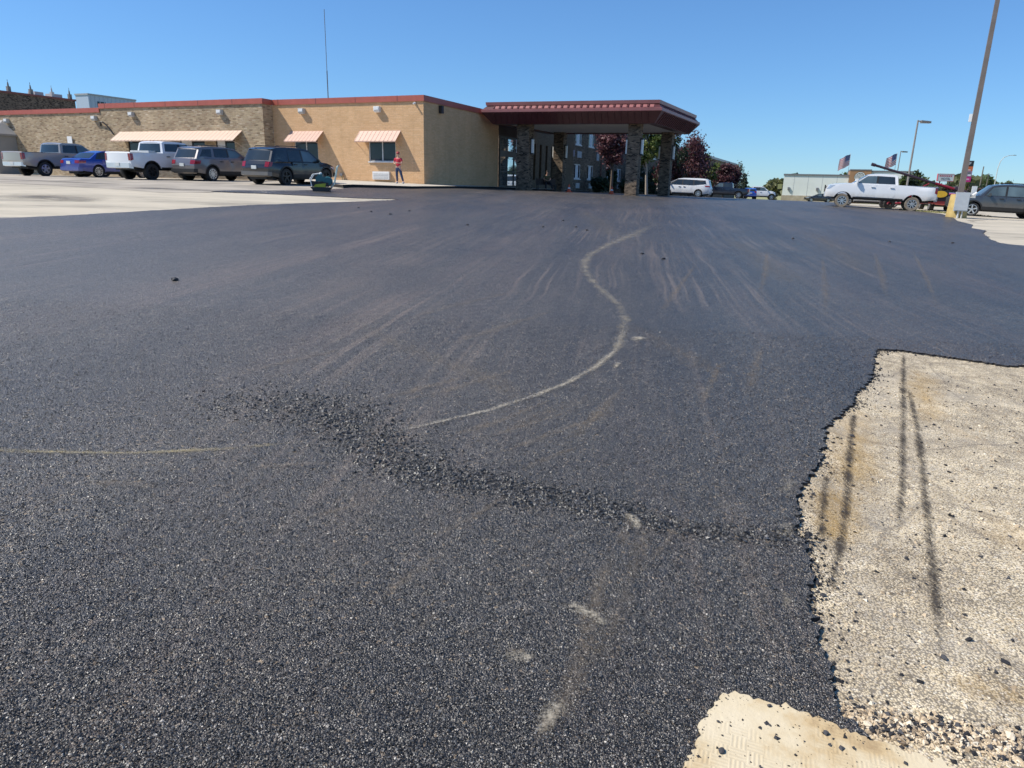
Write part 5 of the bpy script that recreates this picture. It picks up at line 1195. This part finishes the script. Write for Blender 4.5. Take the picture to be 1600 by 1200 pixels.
# --- red grain auger behind the white pickup
def auger():
    x, y = 24.7, 45.4; z = gz(x, y); t = thing('grain_auger', 'long dark tube auger with a red lower end leaning up behind the white pickup', 'auger', (x, y, z), atan2(-.29, .96))
    rd = plain('auger_red', (.25, .012, .025), .45); dk = plain('auger_dark_tube', (.045, .025, .035), .5)
    a, b, c3 = Vector((2.45, .6, 1.3)), Vector((1.35, .6, 1.62)), Vector((-2.45, .6, 2.72))
    MB().tube([a, b], .085, 10).build('lower_tube', rd, t, smooth=True); MB().tube([b, c3], .075, 10).tube([c3 - (c3 - b).normalized() * .25, c3], .1, 10).build('upper_tube', dk, t, smooth=True)
    MB().tube([a + Vector((0, 0, .05)), a + Vector((1.1, 0, -.45))], .16, 10).build('intake', dk, t)
    MB().box(1.2, 2.1, .2, 1.0, .55, 1.2).build('engine_box', dk, t)
    p = MB().box(1.2, 2.1, .14, .19, .72, 1.22).build('oval_label_panel', M_BLK, t)
    MB().lathe([(0, .0), (.36, .0), (.36, .02), (0, .02)], 24, 'y', c=(0, 0, 0)).build('yellow_oval', plain('label_yellow', (.7, .42, .03), .5), p).location = (1.65, .115, .98)
    p.children[0].scale = (1, 1, .55)
    for sy in (-.1, 1.3):
        MB().lathe([(.14, -.09), (.28, -.1), (.33, -.06), (.33, .06), (.28, .1), (.14, .09)], 18, 'y', c=(-1.2, sy, .33)).build('wheel', M_RUB, t, smooth=True)
    MB().tube([(-1.2, -.1, .33), (-1.2, 1.3, .33)], .05, 6).tube([(-1.2, 0, .33), (1.0, .55, 1.6)], .045, 6).tube([(-1.2, 1.2, .33), (1.0, .65, 1.6)], .045, 6).tube([(-1.2, .6, .33), (2.1, .6, .5)], .06, 6).build('undercarriage', rd, t)
auger()

# --- small plate compactor on the strip of asphalt
def compactor():
    x, y = -8.35, 30.9; z = gz(x, y) + .02; t = thing('plate_compactor', 'teal and black walk behind compactor with a yellow label and upright handle', 'compactor', (x, y, z), radians(8))
    te = plain('teal_paint', (.015, .12, .14), .4); yl = plain('yellow_green_label', (.42, .42, .03), .5)
    MB().add([(-.33, -.26, .06), (.36, -.26, .06), (.36, .26, .06), (-.33, .26, .06), (-.43, -.26, .17), (.46, -.26, .17), (.46, .26, .17), (-.43, .26, .17), (-.33, -.26, .0), (.36, -.26, 0), (.36, .26, 0), (-.33, .26, 0)],
        [(0, 4, 5, 1), (1, 5, 6, 2), (2, 6, 7, 3), (3, 7, 4, 0), (4, 7, 6, 5), (8, 9, 1, 0), (9, 10, 2, 1), (10, 11, 3, 2), (11, 8, 0, 3), (8, 11, 10, 9)]).build('base_plate', M_DRK, t)
    b = MB().add([(-.36, -.2, .18), (.3, -.2, .18), (.3, .2, .18), (-.36, .2, .18), (-.4, -.2, .42), (.34, -.2, .36), (.34, .2, .36), (-.4, .2, .42)], [(0, 1, 5, 4), (1, 2, 6, 5), (2, 3, 7, 6), (3, 0, 4, 7), (4, 5, 6, 7), (0, 3, 2, 1)]).build('belt_guard', M_BLK, t)
    MB().add([(-.26, -.215, .16), (.2, -.215, .16), (.22, -.215, .33), (-.2, -.215, .28), (-.26, -.215, .22)], [(0, 1, 2, 3, 4)]).build('label', yl, b)
    e = MB().box(-.2, .2, -.17, .17, .4, .6).box(-.12, .1, -.13, .13, .6, .7).build('engine', te, t); MB().lathe([(0, .0), (.06, 0), (.06, .06), (0, .08)], 12, c=(.0, 0, .7)).build('fuel_cap', M_WHT, e)
    MB().lathe([(.0, -.12), (.16, -.12), (.19, -.06), (.19, .1), (.14, .14), (0, .14)], 18, 'y', c=(.3, -.06, .42)).build('water_tank', te, t, smooth=True)
    MB().tube([(-.36, -.22, .2), (-.42, -.22, .5), (-.3, -.22, .68), (-.05, -.22, .72)], .022, 6).tube([(-.36, .22, .2), (-.42, .22, .5), (-.3, .22, .68), (-.05, .22, .72)], .022, 6).tube([(-.3, -.22, .68), (-.3, .22, .68)], .022, 6).build('lifting_frame', M_WHT, t)
    h = plain('pale_teal_handle', (.4, .52, .5), .45)
    MB().tube([(.42, -.15, .18), (.55, -.17, .3), (.7, -.18, 1.0), (.76, -.18, 1.06)], .02, 6).tube([(.42, .15, .18), (.55, .17, .3), (.7, .18, 1.0), (.76, .18, 1.06)], .02, 6).tube([(.76, -.19, 1.06), (.76, .19, 1.06)], .024, 6).tube([(.62, -.17, .65), (.62, .17, .65)], .018, 6).build('handle', h, t)
compactor()
tl = thing('trowel', 'small dark green tool leaning against the yellow wall near the compactor', 'tool', (*hw(-6.0, -.12), 1.5), RZ)
MB().tube([(.12, -.08, 0), (-.08, .0, .45)], .02, 6).build('handle', plain('green_tool', (.05, .12, .06), .6), tl); MB().box(-.2, .02, -.04, .02, .4, .55).build('blade', M_GTR, tl)

# --- cones
def cone(x, y, label):
    z = gz(x, y) + .018; t = thing('traffic_cone', label, 'traffic cone', (x, y, z), .3, 'cones under the portico')
    org = plain('cone_orange', (.75, .1, .03), .55)
    MB().box(-.19, .19, -.19, .19, 0, .04).build('base', org, t); MB().lathe([(.15, .04), (.035, .52), (.0, .52)], 16).build('cone', org, t, smooth=True)
    MB().lathe([(.108, .235), (.083, .335)], 16).build('band', M_FW, t)
cone(3.72, 51.6, 'orange traffic cone beside the rear left portico pillar'); cone(6.65, 50.7, 'orange traffic cone just left of the front right portico pillar')

# =====================================================================  people
def skin_body(name, joints, edges, mat, parent, sub=2, root=0):
    me = bpy.data.meshes.new(name); me.from_pydata([j[0] for j in joints], edges, []); me.materials.append(mat)
    o = bpy.data.objects.new(name, me); COL.objects.link(o); o.parent = parent
    m = o.modifiers.new('skin', 'SKIN'); m.use_smooth_shade = True
    for i, j in enumerate(joints):
        sv = me.skin_vertices[0].data[i]; r = j[1]; sv.radius = r if isinstance(r, tuple) else (r, r); sv.use_root = (i == root)
    o.modifiers.new('sub', 'SUBSURF').render_levels = sub; o.modifiers['sub'].levels = sub
    return o
def ball(name, mat, parent, loc, s, seg=14):
    mb = MB(); bm = bmesh.new(); bmesh.ops.create_uvsphere(bm, u_segments=seg, v_segments=10, radius=1)
    mb.add([(q.co.x * s[0], q.co.y * s[1], q.co.z * s[2]) for q in bm.verts], [[q.index for q in f.verts] for f in bm.faces]); bm.free()
    return mb.build(name, mat, parent, smooth=True, loc=loc, angle=80)
M_SKIN = plain('skin', (.58, .34, .25), .55, var=.05); M_RSH = plain('red_tee_shirt', (.52, .03, .06), .8); M_JEAN = plain('blue_denim', (.025, .045, .1), .8); M_SHOE = plain('pale_shoes', (.5, .5, .52), .6)
M_HAIR = plain('dark_hair', (.03, .02, .015), .6); M_CAP = plain('red_cap', (.35, .05, .06), .7)
def hand(prefix, wrist, d, up, parent):
    """palm with four bent fingers and a thumb"""
    wrist = Vector(wrist); d = Vector(d).normalized(); up = Vector(up).normalized(); sd = d.cross(up).normalized()
    J = [(wrist, .022), (wrist + d * .045, (.036, .018)), (wrist + d * .085, (.038, .017))]; E = [(0, 1), (1, 2)]
    for k, L in enumerate((.06, .07, .065, .05)):
        o = wrist + d * .085 + sd * (-.03 + k * .02); i = len(J)
        J += [(o + d * .012, .009), (o + d * L * .55 - up * .008, .0085), (o + d * L - up * .03, .0075)]; E += [(2, i), (i, i + 1), (i + 1, i + 2)]
    i = len(J); o = wrist + d * .03 - sd * .03
    J += [(o - sd * .012 + d * .01, .011), (o - sd * .03 + d * .05 - up * .012, .009)]; E += [(1, i), (i, i + 1)]
    return J, E
def standing_person():
    # on the pavement in front of the yellow wall, weight on the left leg, hands held at the chest
    x, y = hw(-.8, -1.6); z = gz(x, y) + .1 + .07 * max(0, 1 - 1.6 / 6)
    t = thing('person', 'person in red shirt, jeans and red cap standing on the pavement by the yellow wall', 'person', (x, y, z), RZ + radians(8))
    # x right (viewer's right), -y towards the viewer
    J = [((0, 0, .93), (.13, .1)), ((0, -.01, 1.1), (.125, .09)), ((0, 0, 1.3), (.15, .1)), ((0, 0, 1.44), (.09, .07)), ((0, -.01, 1.53), .05), ((0, -.025, 1.6), (.07, .08)), ((0, -.02, 1.7), (.075, .09)),
         ((-.19, 0, 1.41), .055), ((-.25, -.04, 1.14), .043), ((-.06, -.24, 1.13), .03), ((.19, 0, 1.41), .055), ((.25, -.05, 1.15), .043), ((.08, -.25, 1.16), .03),
         ((-.1, 0, .88), .09), ((-.1, -.02, .5), .06), ((-.08, 0, .09), .042), ((-.08, -.12, .035), .035), ((.1, 0, .88), .09), ((.2, -.04, .49), .06), ((.31, -.02, .09), .042), ((.35, -.13, .035), .035)]
    E = [(0, 1), (1, 2), (2, 3), (3, 4), (4, 5), (5, 6), (2, 7), (7, 8), (8, 9), (2, 10), (10, 11), (11, 12), (0, 13), (13, 14), (14, 15), (15, 16), (0, 17), (17, 18), (18, 19), (19, 20)]
    for wi, d in ((9, (.9, -.2, .25)), (12, (-.9, -.15, .2))):
        hj, he = hand('', J[wi][0], d, (0, -.6, .8), t); b = len(J) - 1
        for a in hj[1:]: J.append(a)
        E += [((wi if p == 0 else p + b), q + b) for p, q in he]
    skin_body('body', J, E, M_SKIN, t)
    sh = [((0, 0, .9), (.155, .12)), ((0, -.01, 1.1), (.15, .115)), ((0, 0, 1.3), (.175, .12)), ((0, 0, 1.44), (.1, .085)), ((-.19, 0, 1.415), .072), ((-.235, -.025, 1.22), .064), ((.19, 0, 1.415), .072), ((.235, -.03, 1.22), .064)]
    skin_body('shirt', sh, [(0, 1), (1, 2), (2, 3), (2, 4), (4, 5), (2, 6), (6, 7)], M_RSH, t)
    jn = [((0, 0, .97), (.15, .115)), ((0, 0, .88), (.145, .115)), ((-.1, 0, .82), .1), ((-.1, -.02, .5), .075), ((-.08, 0, .11), .06), ((.1, 0, .82), .1), ((.2, -.04, .49), .075), ((.31, -.02, .11), .06)]
    skin_body('jeans', jn, [(0, 1), (1, 2), (2, 3), (3, 4), (1, 5), (5, 6), (6, 7)], M_JEAN, t)
    for fx in (-.08, .33): ball('shoe', M_SHOE, t, (fx, -.06, .045), (.052, .145, .05))
    ball('hair', M_HAIR, t, (0, .01, 1.69), (.088, .095, .085)); c = ball('cap', M_CAP, t, (0, -.01, 1.735), (.094, .1, .07)); MB().add([(-.075, -.07, 0), (.075, -.07, 0), (.06, -.2, -.025), (-.06, -.2, -.025), (-.075, -.07, -.012), (.075, -.07, -.012), (.06, -.2, -.035), (-.06, -.2, -.035)], [(0, 1, 2, 3), (7, 6, 5, 4), (0, 3, 7, 4), (1, 5, 6, 2), (3, 2, 6, 7)]).build('peak', M_CAP, c)
    for ex in (-.033, .033): ball('eye', M_FRD, t, (ex, -.118, 1.675), (.013, .008, .009), 8)
    ball('nose', M_SKIN, t, (0, -.125, 1.645), (.013, .02, .02), 8); ball('mouth', M_RSH, t, (0, -.112, 1.605), (.024, .008, .007), 8)
    for ex in (-1, 1): ball('ear', M_SKIN, t, (ex * .083, -.005, 1.66), (.014, .028, .035), 8)
standing_person()
def seated_person():
    x, y = hw(3.25, 12.2); z = gz(x, y) + .05
    b = thing('bench', 'dark bench against the lobby wall under the portico', 'bench', (x, y, z), RZ + radians(38))
    MB().box(-.75, .75, -.05, .38, .4, .46).build('seat', M_BRN, b); MB().box(-.75, .75, .38, .44, .46, .85).build('backrest', M_BRN, b)
    for lx in (-.68, .68):
        for ly in (0, .36): MB().box(lx - .03, lx + .03, ly - .03, ly + .03, -.1, .4).build('leg', M_DRK, b)
    t = thing('person', 'person in olive shirt and dark trousers sitting on the bench under the portico', 'person', (x, y, z), RZ + radians(38))
    ol = plain('olive_shirt', (.13, .12, .06), .8); dk = plain('dark_trousers', (.02, .022, .03), .8)
    J = [((0, .18, .55), (.13, .1)), ((0, .16, .75), (.13, .1)), ((0, .1, .95), (.15, .1)), ((0, .07, 1.08), (.08, .07)), ((0, .03, 1.16), .05), ((0, -.01, 1.24), (.07, .08)), ((0, -.01, 1.33), (.075, .09)),
         ((-.2, .1, 1.05), .055), ((-.26, -.02, .8), .043), ((-.08, -.24, .72), .03), ((.2, .1, 1.05), .055), ((.26, -.02, .8), .043), ((.08, -.24, .72), .03),
         ((-.1, .15, .54), .085), ((-.16, -.26, .52), .06), ((-.18, -.34, .09), .042), ((-.18, -.46, .035), .035), ((.1, .15, .54), .085), ((.2, -.26, .52), .06), ((.36, -.44, .09), .042), ((.4, -.56, .035), .035)]
    E = [(0, 1), (1, 2), (2, 3), (3, 4), (4, 5), (5, 6), (2, 7), (7, 8), (8, 9), (2, 10), (10, 11), (11, 12), (0, 13), (13, 14), (14, 15), (15, 16), (0, 17), (17, 18), (18, 19), (19, 20)]
    for wi, d in ((9, (.7, -.5, .1)), (12, (-.7, -.5, .1))):
        hj, he = hand('', J[wi][0], d, (0, 0, 1), t); k = len(J) - 1
        J += hj[1:]; E += [((wi if p == 0 else p + k), q + k) for p, q in he]
    skin_body('body', J, E, M_SKIN, t)
    skin_body('shirt', [((0, .18, .52), (.155, .12)), ((0, .16, .75), (.15, .115)), ((0, .1, .95), (.175, .12)), ((0, .07, 1.08), (.095, .085)), ((-.2, .1, 1.055), .07), ((-.25, .02, .86), .06), ((.2, .1, 1.055), .07), ((.25, .02, .86), .06)], [(0, 1), (1, 2), (2, 3), (2, 4), (4, 5), (2, 6), (6, 7)], ol, t)
    skin_body('trousers', [((0, .18, .56), (.15, .11)), ((-.1, .1, .54), .1), ((-.16, -.26, .52), .078), ((-.18, -.34, .11), .06), ((.1, .1, .54), .1), ((.2, -.26, .52), .078), ((.36, -.44, .11), .06)], [(0, 1), (1, 2), (2, 3), (0, 4), (4, 5), (5, 6)], dk, t)
    for fx, fy in ((-.18, -.4), (.38, -.5)): ball('shoe', M_BLK, t, (fx, fy, .045), (.052, .145, .05))
    ball('hair', M_HAIR, t, (0, .01, 1.33), (.09, .098, .1))
    for ex in (-.033, .033): ball('eye', M_FRD, t, (ex, -.095, 1.305), (.013, .008, .009), 8)
    ball('nose', M_SKIN, t, (0, -.1, 1.275), (.013, .02, .02), 8)
seated_person()

# =====================================================================  trees
def leaf_mat(name, c, tr=.25):
    t = NT(name); o = t.node('ShaderNodeNewGeometry').outputs['Random Per Island']
    t.set(Base_Color=t.ramp(o, [(0, tuple(x * .6 for x in c)), (.6, c), (1, tuple(min(1, x * 1.5) for x in c))]), Roughness=.55)
    tl = t.node('ShaderNodeBsdfTranslucent', {0: (*[min(1, x * 1.4) for x in c], 1)}); mx = t.node('ShaderNodeMixShader', {0: tr, 1: t.b.outputs[0], 2: tl.outputs[0]}); t.l.new(mx.outputs[0], t.out.inputs[0])
    return t.m
L_PUR = leaf_mat('purple_leaves', (.085, .032, .038)); L_PUR2 = leaf_mat('dusky_pink_leaves', (.17, .075, .08)); L_GRN = leaf_mat('green_leaves', (.075, .11, .025)); L_LGR = leaf_mat('light_green_leaves', (.17, .2, .05)); L_DGR = leaf_mat('dark_green_leaves', (.03, .05, .02)); L_GRY = leaf_mat('grey_green_leaves', (.1, .12, .08))
M_BARK = plain('bark', (.12, .09, .07), .9, bump=.5); M_BARKP = plain('pale_bark', (.35, .3, .25), .9, bump=.4)
def tree(name, label, cat, x, y, H, rad, z0, lm, n=2600, leaf=.2, group=None, seed=1, shape='oval', bark=None, clumps=40, dz=0.0, lean=0.0):
    z = gz(x, y) + dz; r = np.random.default_rng(seed); n = int(n * 2.2); leaf *= .82; t = thing(name, label, cat, (x, y, z), 0, group); bark = bark or M_BARK
    mb = MB(); top = H * .86; tr0 = max(.05, H * .018)
    mb.tube([(0, 0, -.4), (lean * .3, 0, z0 * .6), (lean * .6, .05, z0 + (top - z0) * .4), (lean, 0, top)], [tr0 * 1.5, tr0 * 1.1, tr0 * .7, tr0 * .2], 7)
    hc = (z0 + H) / 2; hz = (H - z0) / 2
    u = r.normal(0, 1, (clumps, 3)); u /= np.linalg.norm(u, axis=1)[:, None]; q = u * (r.uniform(.25, 1, clumps) ** .5)[:, None]
    if shape == 'cone': k = 1.05 - (q[:, 2] + 1) / 2; q[:, 0] *= k * 1.2; q[:, 1] *= k * 1.2
    if shape == 'spiky': q[:, 2] += np.where(q[:, 2] > .2, r.uniform(0, .35, clumps), 0); q[:, :2] *= (1.08 - .42 * np.clip(q[:, 2], 0, 1.2))[:, None]
    CC = q * [rad, rad, hz] + [lean * .6, 0, hc]
    for c in CC[:14]:
        b = Vector((lean * .4, 0, max(z0 * .7, c[2] - abs(c[0]) * .9 - .5))); e = Vector(c); m_ = b.lerp(e, .55) + Vector((0, 0, .12)); mb.tube([b, m_, e], [tr0 * .5, tr0 * .32, tr0 * .1], 5)
    mb.build('trunk', bark, t, smooth=True)
    ci = r.integers(0, clumps, n); sp = rad * (.15 if shape != 'cone' else .12); sz = np.array([1, 1, 1.9 if shape == 'spiky' else .8])
    P = CC[ci] + r.normal(0, 1, (n, 3)) * sp * sz
    P += np.clip(r.standard_t(3, (n, 3)), -4, 4) * rad * .045
    a = r.normal(0, 1, (n, 3)); a[:, 2] *= .6 if shape != 'spiky' else 1.6; a /= np.linalg.norm(a, axis=1)[:, None]; b = np.cross(a, r.normal(0, 1, (n, 3))); b /= np.linalg.norm(b, axis=1)[:, None] + 1e-9
    s = leaf * r.uniform(.5, 1.2, n)[:, None]; A, B = a * s, b * s * .55
    V = np.stack([P - A, P + B, P + A, P - B], 1).reshape(-1, 3); F = np.arange(n * 4).reshape(-1, 4)
    lms = lm if isinstance(lm, list) else [lm]
    np_mesh('crown', V, F, lms, (r.integers(0, clumps, clumps)[ci] % len(lms)), t)
    return t
GP = 'trees in front of the guest wing'
def wy(y, off): q = HC + HX * (-.68 + off) + HY * y; return q.x, q.y
tree('purple_tree', 'purple leaved tree seen between the portico pillars', 'tree', 8.65, 66.5, 6.3, 1.5, 2.3, [L_PUR, L_PUR, L_PUR2], 2600, .17, GP, 3)
tree('green_tree', 'light green tree seen between the two right portico pillars', 'tree', 13.3, 74.0, 6.6, 1.5, 3.0, [L_LGR, L_GRN], 2600, .2, GP, 4, bark=M_BARKP, lean=-.6)
tree('purple_tree', 'tall purple leaved tree directly right of the rear portico pillar', 'tree', 17.3, 82.0, 5.9, 1.7, 1.0, [L_PUR, L_PUR, L_DGR], 3200, .2, GP, 5, 'spiky')
tree('purple_tree', 'widest purple tree with a spiky crown behind the white minivan', 'tree', 20.4, 86.0, 5.7, 2.2, .8, [L_PUR, L_PUR2, L_PUR], 4200, .2, GP, 6, 'spiky', clumps=60)
tree('green_tree', 'bright green bushy tree between two purple trees', 'tree', 24.9, 95.0, 5.3, 1.3, .8, [L_LGR, L_GRN], 2600, .2, GP, 7)
tree('purple_tree', 'rounded purple tree behind the dark navy pickup', 'tree', 30.2, 106, 4.8, 2.0, .6, [L_PUR, L_PUR], 3400, .22, GP, 8)
tree('sparse_tree', 'thin grey green tree at the far corner of the guest wing', 'tree', 37.7, 124, 5.2, 1.3, 1.5, L_GRY, 420, .22, GP, 9, 'spiky')
tree('conifer', 'small dark conifer right of the guest wing', 'tree', 39.3, 126, 4.0, 1.1, .3, L_DGR, 1600, .2, GP, 10, 'cone')
for i, (y, o, h, rd) in enumerate(((33.0, 1.6, 1.5, .9), (37.4, 1.4, 2.8, .6), (43.2, 1.6, 1.5, .8), (48, 1.6, 3.0, 1.5), (53, 1.6, 3.3, 1.6), (58.5, 1.6, 3.0, 1.6), (64, 1.8, 3.0, 1.6))):
    x_, y_ = wy(y, o); tree('shrub', ['low dark shrub under the first windows of the guest wing', 'upright dark shrub between the guest wing windows', 'dark shrub under the second pair of windows', 'dark shrub below the light green tree', 'dense dark shrub behind the rear right pillar', 'dark shrub behind the nose of the minivan', 'dark shrub behind the minivan roof'][i], 'shrub', x_, y_, h, rd, .1, L_DGR, 1300, .16, 'shrubs along the guest wing', 20 + i, clumps=24)
tree('street_tree', 'round green tree behind the bed of the big white pickup', 'tree', 60.8, 112, 5.0, 1.7, .6, [L_GRN, L_DGR, L_GRN], 3600, .3, None, 31)
tree('street_tree', 'small green tree top behind the shop roof', 'tree', 84.6, 190, 7.4, 1.6, 2.0, [L_GRN, L_DGR], 1500, .35, None, 32)
tree('shrub', 'reddish shrub beyond the graphite suv bonnet', 'shrub', 82, 130, 3.4, 2.2, .3, [L_PUR, L_DGR], 1500, .25, None, 33)
tree('street_tree', 'grey green tree behind the roof of the graphite suv', 'tree', 104, 155, 4.6, 2.2, 1.2, [L_GRY, L_GRN], 1900, .3, None, 34)
tree('shrub', 'dark hedge shrub behind the auger and the yellow pole base', 'shrub', 70.5, 118, 3.0, 2.4, .2, [L_DGR, L_PUR], 1500, .28, None, 35)
tree('shrub', 'small yellowish bush beside the pale shop wall', 'shrub', 46.6, 132, 1.5, .9, .1, [L_GRN, L_GRY], 900, .2, None, 36)
# far wood on the skyline: one mass
r = np.random.default_rng(77); n = 26000
th = r.uniform(-.75, .85, n); D = 430 + r.uniform(0, 60, n) + 40 * np.sin(th * 9); hh = (7.0 + 3.0 * np.sin(th * 37) + 2.2 * np.sin(th * 91 + 1) + 1.5 * np.sin(th * 210)) * r.uniform(0, 1, n) ** .6
P = np.c_[D * np.sin(th), D * np.cos(th), terr(D * np.sin(th), D * np.cos(th)) + hh]
a = r.normal(0, 1, (n, 3)); a /= np.linalg.norm(a, axis=1)[:, None]; b = np.cross(a, r.normal(0, 1, (n, 3))); b /= np.linalg.norm(b, axis=1)[:, None]; s = r.uniform(.9, 2.2, n)[:, None]
V = np.stack([P - a * s, P + b * s, P + a * s, P - b * s], 1).reshape(-1, 3)
tag(np_mesh('far_wood', V, np.arange(n * 4).reshape(-1, 4), [leaf_mat('far_leaves_green', (.07, .1, .04)), leaf_mat('far_leaves_olive', (.12, .13, .055))], (np.sin(th * 60) > .5).astype(int)), kind='stuff')
# strip of weedy grass beyond the mat, under the white pickup
n = 5000; q = r.uniform(0, 1, (n, 2)); gx_ = 21.3 + q[:, 0] * 4.5; gy_ = 46.5 - q[:, 0] * 6 + (q[:, 1] - .5) * 3.0
m_ = ~in_poly(np.c_[gx_, gy_], asph); gx_, gy_ = gx_[m_], gy_[m_]; n = len(gx_); z_ = terr(gx_, gy_); an = r.uniform(0, pi, n); h = r.uniform(.03, .1, n); w_ = .02
V = np.stack([np.c_[gx_ - w_ * np.cos(an), gy_ - w_ * np.sin(an), z_], np.c_[gx_ + w_ * np.cos(an), gy_ + w_ * np.sin(an), z_], np.c_[gx_ + r.normal(0, .03, n), gy_ + r.normal(0, .03, n), z_ + h]], 1).reshape(-1, 3)
tag(np_mesh('weedy_grass', V, np.arange(n * 3).reshape(-1, 3), [leaf_mat('dry_grass', (.3, .29, .12))]), kind='stuff')
bpy.context.view_layer.update()
